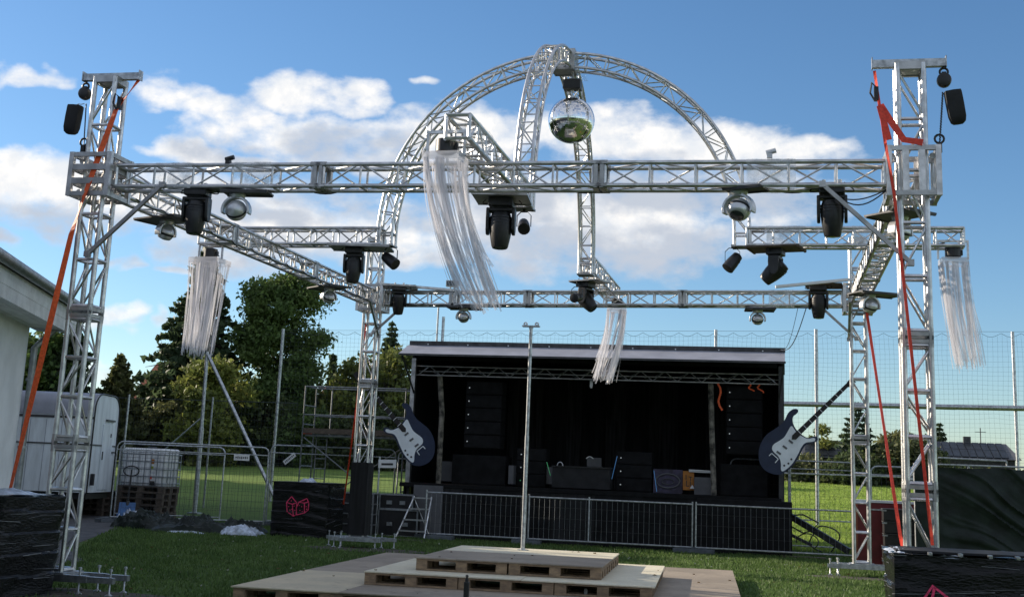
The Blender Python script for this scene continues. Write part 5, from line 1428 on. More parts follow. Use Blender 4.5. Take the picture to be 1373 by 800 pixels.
tag(B().box((-1.2, 12.0, 3.93), (.07, .07, .16)).box((-1.2, 12.0, 3.84), (.05, .05, .03)).obj('small_lamp', 'silver'), 'small pale lamp hanging from the stage roof truss in the middle', 'lamp')
# black cables from the stage roof to the back truss
for k in range(2):
    p, q = V((3.50 - .02 * k, 11.6, 4.85)), V((4.02 - .16 * k, 5.5, 5.06)); pts = [p.lerp(q, i / 10) - V((0, 0, .30 * math.sin(PI * i / 10))) for i in range(11)]
    tag(B().tube(pts, .010 if k == 0 else .006, 6).obj('cable', 'black', smooth=True), ('thick', 'thin')[k] + ' black cable from the stage roof corner up to the back truss', 'cable')

# ------------------------------------------------------------------ guitar cut-outs
def guitar(label, mirror):
    Yg = 10.85
    def W(u, v): 
        x, z = 2.86 + u / 800 * 2.41, 4.2 - v / 800 * 2.44 + u / 800 * .05
        return (-5.58 - (x - 3.67), z - .14) if mirror else (x, z)
    t = thing('guitar_cutout', label, 'guitar board', (*(lambda p: (p[0], Yg, p[1]))(W(280, 560)),), 0, 'giant guitar boards at the stage sides')
    o = V(t.location)
    def smooth(pts, it=2):
        for _ in range(it):
            q = []
            for i in range(len(pts)):
                a, b_ = V(pts[i]), V(pts[(i + 1) % len(pts)]); q += [tuple(a * .75 + b_ * .25), tuple(a * .25 + b_ * .75)]
            pts = q
        return pts
    def lay(name, pts, y0, d, m, sm=True):
        pp = smooth([(u, v) for u, v in pts]) if sm else pts
        b = B().prism(pp, lambda u, v, w_: V((W(u, v)[0], Yg + y0 - w_, W(u, v)[1])) - o, d)
        return b.obj(name, m, t)
    body = [(335, 440), (303, 385), (303, 330), (330, 315), (350, 290), (335, 270), (300, 276), (265, 305), (245, 355), (215, 395), (160, 432), (100, 470), (55, 540), (38, 620), (48, 690), (85, 740), (140, 768), (200, 775), (245, 755), (300, 708), (345, 645), (382, 568), (412, 535), (468, 530), (496, 505), (486, 478), (455, 480), (415, 495), (380, 475)]
    lay('body', body, 0, .030, 'navy')
    lay('pickguard', [(293, 395), (268, 440), (240, 490), (205, 515), (152, 545), (142, 580), (158, 605), (195, 635), (214, 680), (210, 748), (240, 744), (298, 692), (340, 622), (372, 553), (402, 525), (460, 522), (477, 505), (465, 488), (420, 502), (370, 480), (340, 462), (315, 430)], -.030, .012, 'pick')
    def along(a, b_, t_, off): 
        d = (V(b_) - V(a)).normalized(); n = V((-d.y, d.x)); p = V(a) + (V(b_) - V(a)) * t_ + n * off; return (p.x, p.y)
    a, b_ = (312, 490), (720, 88)
    nk = lay('neck', [along(a, b_, 0, -20), along(a, b_, -.04, 0), along(a, b_, 0, 22), along(a, b_, 1, 15), along(a, b_, 1, -14)], -.042, .022, 'neck', False)
    lay('headstock', [along(a, b_, .98, 18), along(a, b_, 1.02, 28), along(a, b_, 1.10, 26), along(a, b_, 1.12, 5), along(a, b_, 1.10, -18), along(a, b_, 1.0, -18)], -.042, .022, 'neck')
    for k in range(9):
        tt = .10 + .105 * k - .0008 * k * k
        p, q = along(a, b_, tt, -20 + .6 * k), along(a, b_, tt, 21 - .6 * k)
        P1, P2 = W(*p), W(*q)
        B().bar(V((P1[0], Yg - .066, P1[1])) - o, V((P2[0], Yg - .066, P2[1])) - o, .006, .014).obj('fret', 'white', nk)
    hs = B()
    for k in range(5): 
        p = W(*along(a, b_, 1.02 + .02 * k, 30 - k)); hs.lathe(V((p[0], Yg - .05, p[1])) - o, [(.014, -.01), (.014, .01)], 8, (0, 1, 0))
    hs.obj('tuning_pegs', 'darkgrey', t)
    for u, v in ((285, 520), (240, 563), (193, 606)):
        p, q = along((u, v), (u + 40, v + 30), -.3, 0), along((u, v), (u + 40, v + 30), .45, 0)
        P1, P2 = W(*p), W(*q); B().bar(V((P1[0], Yg - .048, P1[1])) - o, V((P2[0], Yg - .048, P2[1])) - o, .012, .045).obj('pickup', 'grey', t)
    for u, v in ((291, 655), (269, 687), (237, 703)):
        p = W(u, v); B().lathe(V((p[0], Yg - .042, p[1])) - o, [(.024, 0), (.024, .012)], 12, (0, -1, 0)).obj('knob', 'text', t)
    br = B(); C4 = [W(*q) for q in ((122, 632), (142, 612), (192, 655), (168, 684))]
    for p, q in zip(C4[:-1], C4[1:]): br.bar(V((p[0], Yg - .036, p[1])) - o, V((q[0], Yg - .036, q[1])) - o, .012, .02)
    br.obj('bridge', 'pick', t)
    ht = B(); p = W(150, 600); ht.box(V((p[0], Yg + .10, p[1])) - o, (.06, .2, .06)); ht.obj('hanging_bracket', 'darkgrey', t)
guitar('giant navy guitar board at the right corner of the stage, neck to the upper right', False)
guitar('giant navy guitar board at the left corner of the stage, neck behind the tower', True)

# ------------------------------------------------------------------ barrier in front of the stage
def barrier(label, x0, x1, y, mids=(), h=1.10, zb_=.13, y1=None):
    y1 = y if y1 is None else y1
    t = thing('mesh_barrier', label, 'barrier', (x0, y, 0), math.atan2(y1 - y, x1 - x0), 'low mesh barriers in front of the stage')
    L_ = math.hypot(x1 - x0, y1 - y)
    rod('top_rail', (0, 0, h), (L_, 0, h), .021, 'galv', t, 8); rod('bottom_rail', (0, 0, zb_), (L_, 0, zb_), .021, 'galv', t, 8)
    for x in (0, L_) + tuple(mids): rod('upright', (x, 0, .04 if x in (0, L_) else zb_), (x, 0, h + .06), .021, 'galv', t, 8)
    n = round(L_ / .125)
    for k in range(1, n): rod('mesh_bar', (L_ * k / n, .004, zb_), (L_ * k / n, .004, h), .0027, 'zinc', t, 5)
    for z in (.38, .63, .88): rod('cross_wire', (0, -.004, z), (L_, -.004, z), .0028, 'darkgrey', t, 5)
    return t
barrier('low mesh barrier at the left end of the stage front', -4.95, -2.47, 10.5)
barrier('low mesh barrier behind the steel pole with a middle upright', -2.40, 1.48, 10.5, (1.45,))
barrier('low mesh barrier before the solid black front at the right', 1.56, 5.08, 10.5)
def foot(label, x, y, rz=0, L_=.7):
    b = B()
    b.box((0, 0, .05), (L_, .24, .10)); b.box((-L_ * .22, 0, .115), (L_ * .22, .20, .03)); b.box((L_ * .22, 0, .115), (L_ * .22, .20, .03)); b.box((0, 0, .12), (.10, .14, .04))
    o = b.obj('fence_weight', 'footblock', bevel=.01); o.location = (x, y, hgt(x, y) + .001); o.rotation_euler = (0, 0, rz); tag(o, label, 'foot block', 'foot blocks under fences')
foot('grey foot block at the left end of the stage barrier', -4.7, 10.5, 0, .95); foot('grey foot block where two stage barriers meet right of the pole steps', 1.52, 10.5, 0, .95); foot('grey foot block behind the steel pole', -2.43, 10.5)
tag(B().box((4.0, 10.9, .02), (1.0, .35, .03)).obj('ground_board', 'wooddark'), 'pale board on the grass at the right stage corner', 'board')
t = thing('stage_steps', 'aluminium steps leaning at the left stage corner', 'steps', (-5.25, 10.25, 0))
for k in (-1, 1):
    rod('stringer', (-.34 if k < 0 else .36, -.02 if k < 0 else 0, .02), (-.06 if k < 0 else .37, .45, .98), .02, 'alu', t, 8)
for k in range(4):
    f_ = (.16 + .27 * k) ; x0 = -.34 + .28 * f_
    B().box(((x0 + .36) / 2, .45 * f_, .02 + .96 * f_), (.36 - x0, .14, .03)).obj('tread', 'alu', t)
rod('brace', (-.1, .5, .98), (.36, .55, .02), .012, 'alu', t, 6)
tag(B().box((-5.05, 11.0, .66), (.75, .04, 1.2)).obj('grey_screen', 'grey'), 'grey panel closing the stage side behind the aluminium steps', 'panel')

# ------------------------------------------------------------------ site fence panels
def panel(label, p, q, h=2.0, sign=None, group='mesh site fence panels'):
    p, q = V((*p, 0)), V((*q, 0)); L_ = (q - p).length
    z0 = hgt(p.x, p.y)
    t = thing('site_fence', label, 'fence panel', (p.x, p.y, z0), math.atan2(q.y - p.y, q.x - p.x), group)
    r_ = .16; pts = [(0, 0, .06), (0, 0, h - r_)] + [(r_ - r_ * math.cos(a), 0, h - r_ + r_ * math.sin(a)) for a in (PI / 8, PI / 4, 3 * PI / 8, PI / 2)]
    pts += [(L_ - r_ + r_ * math.sin(a), 0, h - r_ + r_ * math.cos(a)) for a in (0, PI / 8, PI / 4, 3 * PI / 8, PI / 2)] + [(L_, 0, .06)]
    B().tube(pts, .021, 8).obj('frame', 'galv', t, True)
    rod('bottom_rail', (0, 0, .14), (L_, 0, .14), .018, 'galv', t, 8); rod('upper_rail', (0, 0, h - .20), (L_, 0, h - .20), .016, 'galv', t, 8)
    b = B(); n = int(L_ / .12)
    for k in range(1, n): b.tube([(L_ * k / n, 0, .14), (L_ * k / n, 0, h - .02)], .0022, 4, False)
    for k in range(1, 7): b.tube([(0, 0, .14 + k * .25), (L_, 0, .14 + k * .25)], .0022, 4, False)
    o = b.obj('wire_mesh', 'darkgrey', t); o['kind'] = 'stuff'
    if sign:
        x, z, w_, hh, an = sign
        sg = B().box((0, 0, 0), (w_, .012, hh)).obj('sign_plate', 'white', t); sg.location = (x, -.035, z); sg.rotation_euler = (0, an, 0)
        tx = B()
        for k in range(7): tx.box((-w_ * .36 + k * w_ * .12, -.008, .0), (w_ * .07, .004, hh * (.30 + .1 * (k % 2))))
        tx.obj('lettering', 'text', sg)
    return t
panel('site fence panel in front of the white water tank, sign at its right end', (-13.2, 10.3), (-9.75, 12.0), 2.03, (3.15, 1.75, .40, .15, 0))
panel('site fence panel behind the water tank panel, half overlapping it', (-14.2, 12.3), (-11.45, 13.0), 2.0)
panel('site fence panel with tilted sign left of the black tower cover', (-10.0, 12.75), (-6.52, 12.85), 2.12, (.55, 1.78, .38, .12, -.7))
panel('site fence panel between scaffold and stage with a sign near the left guitar', (-6.45, 12.9), (-5.92, 12.95), 2.1)
panel('site fence panel behind the low barrier right of the stage', (3.72, 14.0), (5.32, 14.0), 2.25)
panel('site fence panel between the two right towers, white sign at its end', (5.62, 12.4), (8.9, 12.6), 2.16, (.95, 1.95, .22, .16, 0))
panel('site fence panel seen through the back right tower', (2.2, 14.1), (3.68, 14.0), 2.25)
for x, y, lab in ((-9.9, 12.3, 'grey foot block between the two left fence panels'), (-13.25, 10.3, 'grey foot block at the left end of the water tank panel'), (5.6, 12.35, 'grey foot block behind the back right tower')): foot(lab, x, y, 1.3)
sg = B().box((0, 0, 0), (.46, .012, .2)); o = sg.obj('fence_sign', 'white'); o.location = (-6.06, 10.7, 1.74); o.rotation_euler = (0, -.03, 0); tag(o, 'small white sign with dark line below the left guitar', 'sign')
B().box((0, -.008, -.01), (.30, .004, .05)).obj('lettering', 'text', o)
rod_ = B().tube([(-6.28, 10.75, 0), (-6.28, 10.75, 1.9)], .022, 8).obj('sign_post', 'galv', smooth=True); tag(rod_, 'thin steel post carrying the small white sign beside the stage steps', 'post')

# ------------------------------------------------------------------ water tank on pallets, pallet truck
for k in range(5):
    if k == 0: tk = make_pallet('lowest dark pallet under the white water tank', (-14.88, 13.5, 0.002), 0, 'pallets under the water tank', 'wooddark', 1.2); tk0 = tk
    else:
        tk = copy_tree(tk0); tk.location = (-14.88 + random.uniform(-.03, .03), 13.5 + random.uniform(-.03, .03), .002 + k * .174)
        tk['label'] = ('second pallet from below under the water tank', 'middle pallet in the pile under the water tank', 'fourth pallet from below under the water tank', 'top pallet directly under the white water tank')[k - 1]
for k in range(4):
    t2 = copy_tree(tk0); t2.location = (-16.5 + random.uniform(-.03, .03), 13.2, .002 + k * .174); t2['label'] = ('lowest', 'second', 'third', 'top')[k] + ' dark pallet of the pile beside the trailer end'; t2['group'] = 'pallets beside the trailer'
ZI = .002 + 5 * .174
t = thing('water_tank', 'white plastic water tank in a steel cage on a pile of pallets', 'water tank', (-14.17, 14.05, ZI))
b = B(); w2, d2, h2 = .66, .50, 1.04
def rbox(b, w_, d_, z0, z1, r_, n=5):
    o = len(b.v); ring = []
    for cx, cy, a0 in ((w_ - r_, d_ - r_, 0), (-w_ + r_, d_ - r_, PI / 2), (-w_ + r_, -d_ + r_, PI), (w_ - r_, -d_ + r_, 1.5 * PI)):
        for k in range(n): a = a0 + PI / 2 * k / (n - 1); ring.append((cx + r_ * math.cos(a), cy + r_ * math.sin(a)))
    m_ = len(ring)
    for z, s_ in ((z0, .96), (z0 + .05, 1), (z1 - .08, 1), (z1 - .03, .985), (z1, .93)):
        for x, y in ring: b.v.append((x * s_, y * s_, z))
    for j in range(4):
        for k in range(m_): b.f.append((o + j * m_ + k, o + j * m_ + (k + 1) % m_, o + (j + 1) * m_ + (k + 1) % m_, o + (j + 1) * m_ + k))
    b.f.append(tuple(o + 4 * m_ + k for k in range(m_))); b.f.append(tuple(reversed([o + k for k in range(m_)])))
    return b
rbox(b, w2, d2, .02, h2, .12).obj('tank', 'tank', t, True)
B().lathe((0, 0, h2), [(.12, 0), (.12, .04), (.10, .05)], 16).obj('lid', 'black', t, True)
for z in (.08, .27, .47, .68, .88):
    r2 = rbox(B(), 0, 0, 0, 0, 0) if False else None
    for p, q in (((-w2 - .02, -d2 - .02, z), (w2 + .02, -d2 - .02, z)), ((-w2 - .02, d2 + .02, z), (w2 + .02, d2 + .02, z)), ((-w2 - .02, -d2 - .02, z), (-w2 - .02, d2 + .02, z)), ((w2 + .02, -d2 - .02, z), (w2 + .02, d2 + .02, z))): rod('cage_bar', p, q, .014, 'zinc', t, 6)
for k in range(8):
    x = -w2 + 2 * w2 * k / 7
    for y in (-d2 - .035, d2 + .035): rod('cage_bar', (x, y, 0), (x, y, .97 if 0 < k < 7 else .9), .014, 'zinc', t, 6)
for k in range(1, 5):
    y = -d2 + 2 * d2 * k / 5
    for x in (-w2 - .035, w2 + .035): rod('cage_bar', (x, y, 0), (x, y, .97), .014, 'zinc', t, 6)
lp = B().box((.40, -d2 - .012, .60), (.32, .012, .45)).obj('label_plate', 'white', t)
B().box((.32, -d2 - .022, .68), (.10, .006, .13)).obj('orange_mark', 'orangecard', t); B().box((.32, -d2 - .022, .50), (.08, .006, .10)).obj('green_mark', mat('lime_mark', (.35, .42, .03), .6), t); B().box((.30, -d2 - .022, .24), (.07, .006, .09)).obj('red_mark', 'strapred', t)
B().box((.40, -d2 - .05, .07), (.14, .10, .08)).tube([(.33, -d2 - .10, .13), (.47, -d2 - .10, .13)], .018, 6).obj('outlet_valve', 'black', t)
B().box((0, 0, .0), (1.38, 1.04, .03)).obj('base_plate', 'zinc', t)
t = thing('pallet_truck', 'blue hand pallet truck with black loop handle in front of the tank', 'pallet truck', (-13.6, 11.9, 0), .25)
for k in (-1, 1):
    B().box((-.5, .19 * k, .13), (1.15, .16, .05)).obj('fork', 'blue', t, bevel=.01)
    B().lathe((-.95, .19 * k, .06), [(.02, -.05), (.06, -.05), (.06, .05), (.02, .05)], 12, (0, 1, 0)).obj('roller', 'darkgrey', t)
B().bar((.08, 0, .45), (.22, 0, .10), .42, .07).obj('head_plate', 'blue', t)
B().tube([(.10, 0, .15), (.10, 0, .50)], .05, 10).obj('pump', 'darkgrey', t, True)
B().tube([(.12, 0, .45), (.02, 0, 1.15)], .022, 8).obj('handle_rod', 'black', t, True)
B().tube([(.0 + .0 * math.sin(a), .20 * math.cos(a), 1.28 + .13 * math.sin(a)) for a in [2 * PI * k / 20 for k in range(20)]], .018, 6, closed=True).bar((.0, 0, 1.15), (0, 0, 1.32), .03, .03).obj('handle_loop', 'black', t, True)
for k in (-1, 1): B().lathe((.14, .09 * k, .09), [(.02, -.03), (.09, -.03), (.09, .03), (.02, .03)], 14, (0, 1, 0)).obj('steer_wheel', 'black', t, True)
t.rotation_euler = (0, 0, -1.2)

# ------------------------------------------------------------------ trailer
t = thing('box_trailer', 'white box trailer with rounded grey roof behind the front left tower', 'trailer', (-14.35, 11.0, 0), math.radians(13))
W_, z0, z1, r_ = 2.25, .68, 3.28, .62; LT = 6.0
prof = [(0, z0), (0, z1 - r_)] + [(r_ - r_ * math.cos(a), z1 - r_ * .72 + r_ * .72 * math.sin(a)) for a in [PI / 2 * k / 6 for k in range(1, 7)]] + [(W_ - r_ + r_ * math.sin(a), z1 - r_ * .72 + r_ * .72 * math.cos(a)) for a in [PI / 2 * k / 6 for k in range(7)]] + [(W_, z0)]
B().prism(prof, lambda u, v, w_: V((-w_, u, v)), LT).obj('body', 'trailer', t)
rp = [(u - .015 if u < W_ / 2 else u + .015, v + .012) for u, v in prof[1:-1]]
rb = B(); m_ = len(rp)
for w_ in (.03, LT - .03):
    for u, v in rp: rb.v.append((-w_, u, v))
for k in range(m_ - 1): rb.f.append((k, k + 1, m_ + k + 1, m_ + k))
rb.obj('roof', 'trailergrey', t, True)
ed = B().tube([(.01, u, v) for u, v in prof], .022, 6); ed.obj('edge_trim', 'black', t, True)
B().box((-LT / 2, -.012, 2.62), (LT, .02, .06)).obj('gutter_trim', 'darkgrey', t)
B().box((-LT / 2, -.014, 1.92), (LT, .02, .035)).obj('waist_trim', 'darkgrey', t); B().box((.012, W_ / 2, 1.92), (.02, W_, .035)).obj('waist_trim', 'darkgrey', t)
for k in range(14): block('panel_seam', (-.4 - k * .42, -.004, 1.62), (.012, .012, 1.85), 'trailergrey', t)
dr = B().box((.012, 1.35, 1.62), (.022, .95, 1.75)).obj('door', 'trailer', t, bevel=.008)
B().box((.03, .98, 1.65), (.03, .03, .22)).obj('handle', 'black', dr); B().box((.03, 1.45, 2.60), (.05, .75, .05)).obj('door_lintel', 'darkgrey', t)
B().box((.03, 1.6, 2.2), (.03, .03, .10)).obj('latch', 'darkgrey', dr); B().box((.05, .25, 1.02), (.08, .12, .30)).obj('rear_light', 'black', t); B().box((.03, 1.95, 1.75), (.03, .25, .04)).obj('hinge', 'darkgrey', dr)
B().box((-LT / 2, W_ / 2, .58), (LT - .1, W_ - .3, .14)).obj('chassis', 'black', t)
for x in (-2.6, -3.5):
    for y in (.2, W_ - .2):
        wh = B().lathe((x, y, .36), [(.12, -.11), (.34, -.11), (.36, -.06), (.36, .06), (.34, .11), (.12, .11)], 22, (0, 1, 0)).obj('wheel', 'black', t, True)
        B().lathe((x, y, .36), [(.02, -.115), (.18, -.11), (.18, .11), (.02, .115)], 14, (0, 1, 0)).obj('rim', 'zinc', wh, True)

# ------------------------------------------------------------------ white building on the left
ab = math.atan2(-.938, .347)     # local x runs along the wall towards the viewer
bd = thing('white_building', 'white rendered building with dark roof and boarded eaves at the left edge', 'building', (-7.62, -2.80, 0), ab)
BL, BW, EH = 14.0, 9.5, 3.60     # length, width (to local -y = away from the rig), wall height
# local +y is to the left of +x: +x = (.347,-.938) so +y = (.938,.347) towards the rig
B().box((BL / 2, -BW / 2, EH / 2), (BL, BW, EH)).obj('wall', 'wall', bd)
pit = math.tan(math.radians(31)); rid = BW / 2
g = B(); g.prism([(.0, EH - .002), (-BW, EH - .002), (-BW / 2, EH + rid * pit - .25)], lambda u, v, w_: V((.02 + w_, u, v)), .24); g.obj('gable', 'wall', bd)
OV, OG = .58, .55
for s_ in (1, -1):
    yo, yr = (OV, -BW / 2) if s_ > 0 else (-BW - OV, -BW / 2)
    ze, zr = EH + .30 - .0, EH + .30 + (rid + OV) * pit
    rf = B(); th = .10
    rf.add([(-OG, yo, ze), (BL + .3, yo, ze), (BL + .3, yr, zr), (-OG, yr, zr), (-OG, yo, ze - th), (BL + .3, yo, ze - th), (BL + .3, yr, zr - th), (-OG, yr, zr - th)],
           [(0, 1, 2, 3), (7, 6, 5, 4), (0, 4, 5, 1), (1, 5, 6, 2), (2, 6, 7, 3), (3, 7, 4, 0)])
    rf.obj('roof', 'roof', bd)
# deep boarded fascia and soffit
for k in range(5): block('fascia_board', (BL / 2 - OG / 2, OV - .02 - .004 * (k % 2), EH + .215 - .085 * k + .0), (BL + OG, .022, .082), 'soffit', bd)
for k in range(5): block('soffit_board', (BL / 2 - OG / 2, OV - .08 - k * .112, EH - .11 + .003 * (k % 2)), (BL + OG, .106, .02), 'soffit', bd)
B().box((-OG + .01, OV - .26, EH + .09), (.022, .50, .36)).obj('fascia_end', 'soffit', bd)
gt = B().tube([(-OG - .03, OV + .07, EH + .26), (BL, OV + .07, EH + .26)], .07, 10); gt.obj('gutter', 'zinc', bd, True)
B().tube([(-OG + .35, OV + .05, EH + .22), (-.10, OV * .5, EH - .18), (-.02, .10, EH - .42), (-.02, .09, .05)], .05, 10).obj('downpipe', 'zinc', bd, True)
for z in (.6, 1.7, 2.7): B().lathe((-.02, .09, z), [(.065, -.02), (.065, .02)], 12).obj('pipe_bracket', 'zinc', bd)

# ------------------------------------------------------------------ scaffold and flight cases left of the stage
t = thing('mobile_scaffold', 'aluminium mobile scaffold with platform left of the stage', 'scaffold', (-9.05, 12.5, 0))
for x in (0, 2.83):
    for y in (0, .85): rod('post', (x, y, .1), (x, y, 3.72), .019, 'scaff', t, 8); B().lathe((x, y, 0), [(.03, -.03 + .1), (.08, .02), (.08, .1), (.03, .14)], 10).obj('castor', 'black', t)
    for z in (.5, 1.05, 1.6, 2.15, 2.7, 3.2, 3.7): rod('rung', (x, 0, z), (x, .85, z), .02, 'scaff', t, 6)
for y in (0, .85):
    for z in (3.7, 2.95, .45): rod('guard_rail', (0, y, z), (2.83, y, z), .02, 'scaff', t, 6)
rod('brace', (.05, 0, 2.35), (2.75, 0, .5), .018, 'scaff', t, 6); rod('brace', (.05, .85, .5), (2.75, .85, 2.3), .018, 'scaff', t, 6)
B().box((1.415, .425, 2.42), (2.7, .75, .06)).obj('platform', 'scaff', t); B().box((.12, .03, 2.46), (.28, .02, .03)).obj('red_edge', 'strapred', t)
B().box((1.415, -.02, 2.53), (2.75, .02, .14)).obj('toe_board', 'wooddark', t)
for x in (.30, .60): rod('ladder_rail', (x, .3, .1), (x, .3, 2.42), .018, 'scaff', t, 6)
for k in range(9): rod('ladder_rung', (.30, .3, .25 + k * .26), (.60, .3, .25 + k * .26), .014, 'scaff', t, 6)
rod('post', (.46, .85, 2.4), (.46, .85, 3.72), .02, 'scaff', t, 6)

def case(label, x, y, w_, d_, h, z=0.0, rows=1):
    t = thing('flight_case', label, 'flight case', (x, y, z), random.uniform(-.03, .03), 'black flight cases left of the stage')
    B().box((w_ / 2, d_ / 2, h / 2), (w_, d_, h)).obj('case_body', 'blackmatt', t)
    e = B()
    for sx in (0, w_):
        for sy in (0, d_): e.box((sx, sy, h / 2), (.035, .035, h + .006))
    for z_ in [h * k / rows for k in range(rows + 1)]:
        for sy in (0, d_): e.box((w_ / 2, sy, z_), (w_ - .036, .035, .03))
        for sx in (0, w_): e.box((sx, d_ / 2, z_), (.034, d_ - .036, .029))
    e.obj('metal_edges', 'zinc', t)
    for k in range(2): B().box((w_ * (.3 + .4 * k), -.022, h * .45), (.14, .02, .09)).obj('latch', 'zinc', t)
case('upright rack case with metal edges left of the black tower cover', -7.05, 10.4, .78, .6, .98, .02, 4)
case('big low flight case right of the black tower cover', -6.22, 10.75, 1.0, .6, .62, .02)
case('long flight case on top of the big low case', -6.22, 10.78, .85, .55, .34, .66)
case('small flight case near the stage steps', -5.92, 11.5, .5, .5, .45, .55)
tag(B().box((-5.5, 11.9, .30), (1.0, .6, .55)).obj('black_chest', 'blackmatt', bevel=.01), 'plain black chest beside the stage corner', 'chest')

# ------------------------------------------------------------------ ball net at the field edge
def ztop(x): return 6.45 + .0152 * (x + 13)
nf = thing('net_fence', 'tall ball net with steel posts across the field edge behind the stage', 'net fence', (0, 24, 0))
for x, zt_, r_ in ((-14.56, ztop(-14.56) + .1, .055), (-8.66, ztop(-8.6) + .95, .035), (-8.45, ztop(-8.6) + .55, .055), (1.27, ztop(1.27) + .1, .055), (4.62, ztop(4.6) + .12, .06), (10.9, ztop(10.9) + .05, .055), (16.5, ztop(16.5), .055), (7.8, 2.2, .03), (9.6, 2.2, .03)):
    rod('net_post', (x, 0, hgt(x, 24) - .05), (x, 0, zt_), r_, 'galv', nf, 10)
rod('cross_rail', (3.2, -.12, 4.30), (16.5, -.12, 4.42), .085, 'galv', nf, 12)
rod('ground_rail', (-14.5, 0, .55), (16.5, 0, .55), .025, 'galv', nf, 6); rod('low_rail', (3.0, -.1, 2.02), (16.5, -.1, 2.12), .03, 'galv', nf, 8)
nb = B(); sp = .155
x = -14.56; i = 0
while x < 16.5:
    zt_ = ztop(x) - .16 * abs(math.sin(x * PI / .62)); n = 9; pts = []
    for k in range(n + 1):
        z = .5 + (zt_ - .5) * k / n
        pts.append((x + .075 * mn.noise(V((x * .45, z * .6, 2))) + .022 * mn.noise(V((x * 3, z * 2, 5))), .05 * mn.noise(V((x * .6, z * .5, 9))), z))
    nb.tube(pts, .0025, 3, False); x += sp; i += 1
z = .62
while z < 6.6:
    pts = []; x = -14.56
    while x < 16.6:
        zz = z + .10 * mn.noise(V((x * .4, z * .8, 4))) + .035 * mn.noise(V((x * 2, z * 2, 7)))
        pts.append((x, .05 * mn.noise(V((x * .6, z * .5, 9))), min(zz, ztop(x) - .02))); x += .62
    nb.tube(pts, .0025, 3, False); z += sp
o = nb.obj('net_mesh', 'net', nf); o['kind'] = 'stuff'
tr = B(); pts = []; x = -14.56
while x < 16.5: pts.append((x, 0, ztop(x) - .13 * abs(math.sin(x * PI / .62)))); x += .0775
tr.tube(pts, .007, 4, False); tr.tube([(-14.56, 0, ztop(-14.56) + .05), (16.5, 0, ztop(16.5) + .05)], .005, 4); tr.obj('top_rope', 'net', nf)
# lower green mesh fence on the left
lf = thing('mesh_fence', 'lower mesh fence in front of the left trees', 'mesh fence', (0, 19.5, 0))
for x, r_ in ((-18.05, .04), (-21.5, .04), (-15.0, .03)): rod('fence_post', (x, 0, 0), (x, 0, 3.72), r_, 'galv', lf, 8)
rod('top_wire', (-21.5, 0, 3.6), (-12.0, 0, 3.6), .012, 'net', lf, 5)
b = B(); x = -21.5
while x < -12: b.tube([(x, 0, .1), (x, 0, 3.6)], .003, 3, False); x += .12
z = .2
while z < 3.6: b.tube([(-21.5, 0, z), (-12, 0, z)], .003, 3, False); z += .2
o = b.obj('wire_mesh', 'net', lf); o['kind'] = 'stuff'
t = thing('braced_post', 'stout steel post with slanting stay below the left fringe lamp', 'post', (-14.1, 17.0, hgt(-14, 17)))
rod('lower_tube', (0, 0, 0), (-.02, 0, 2.6), .075, 'galv', t, 12); rod('upper_tube', (-.02, 0, 2.6), (-.06, 0, 4.95), .055, 'galv', t, 12)
rod('stay', (-.02, -.02, 4.85), (2.9, -.02, .05), .055, 'galv', t, 10); rod('stay', (-.05, 0, 2.9), (-1.5, 0, 1.6), .025, 'galv', t, 8)
B().box((0, 0, .02), (.35, .35, .04)).obj('base_plate', 'galv', t)

# ------------------------------------------------------------------ right hand side
t = thing('tarp_screen', 'dark green tarpaulin screen with slanting folds at the right edge', 'tarpaulin', (6.05, 6.0, 0))
b = B(); nx_, nz_ = 190, 80
for j in range(nz_ + 1):
    for i in range(nx_ + 1):
        x, z = 5.2 * i / nx_, 2.08 * j / nz_
        s_ = x * .62 + (z - 2.08) * 1.05
        q_ = s_ * 1.15 + .55 * mn.noise(V((x * .7, z * .7, 3))); f = 0
        for fr, am, wd in ((1.0, .085, .10), (1.73, .05, .08), (2.6, .03, .09)):
            tt = (q_ * fr + .37 * fr) % 1.0 - .5; f -= am * math.exp(-(tt / wd) ** 2) * (.35 + .9 * abs(mn.noise(V((x * .6 + fr * 9, z * .6, 8))))) * min(1, max(0, (x - .3) / .5))
        f += .05 * mn.noise(V((x * 1.1, z * 1.6, 1))) + .012 * mn.noise(V((x * 5, z * 5, 1))) + .03 * math.sin(x * 9) * (1 - j / nz_) ** 2
        b.v.append((x + .015 * mn.noise(V((z * 3, x, 4))), f, z + .02 - (.03 * abs(math.sin(x * 2.1)) if j == nz_ else 0)))
for j in range(nz_):
    for i in range(nx_): b.f.append((j * (nx_ + 1) + i, j * (nx_ + 1) + i + 1, (j + 1) * (nx_ + 1) + i + 1, (j + 1) * (nx_ + 1) + i))
b.obj('tarpaulin', 'tarp', t, True)
for x in (0, 1.0, 3.1, 5.2): rod('post', (x, .10, 0), (x, .10, 2.14), .022, 'galv', t, 8)
rod('top_rail', (.35, .10, 2.13), (5.2, .10, 2.15), .018, 'galv', t, 8); rod('upper_rail', (.45, .13, 2.26), (1.7, .13, 2.24), .018, 'galv', t, 8); rod('rail_leg', (1.7, .13, 2.24), (1.7, .13, 2.12), .016, 'galv', t, 8)
t = thing('red_case', 'dark red road case with white top edge behind the back right tower', 'case', (5.65, 8.35, 0))
B().box((0, 0, .68), (1.32, .6, 1.32)).obj('case_body', 'red', t, bevel=.01); B().box((0, 0, 1.365), (1.36, .64, .05)).obj('top', 'white', t); B().box((.1, -.31, 1.20), (1.0, .02, .03)).obj('trim', 'galv', t)
B().box((-.60, -.308, .68), (.05, .02, 1.28)).obj('edge', 'brick', t)
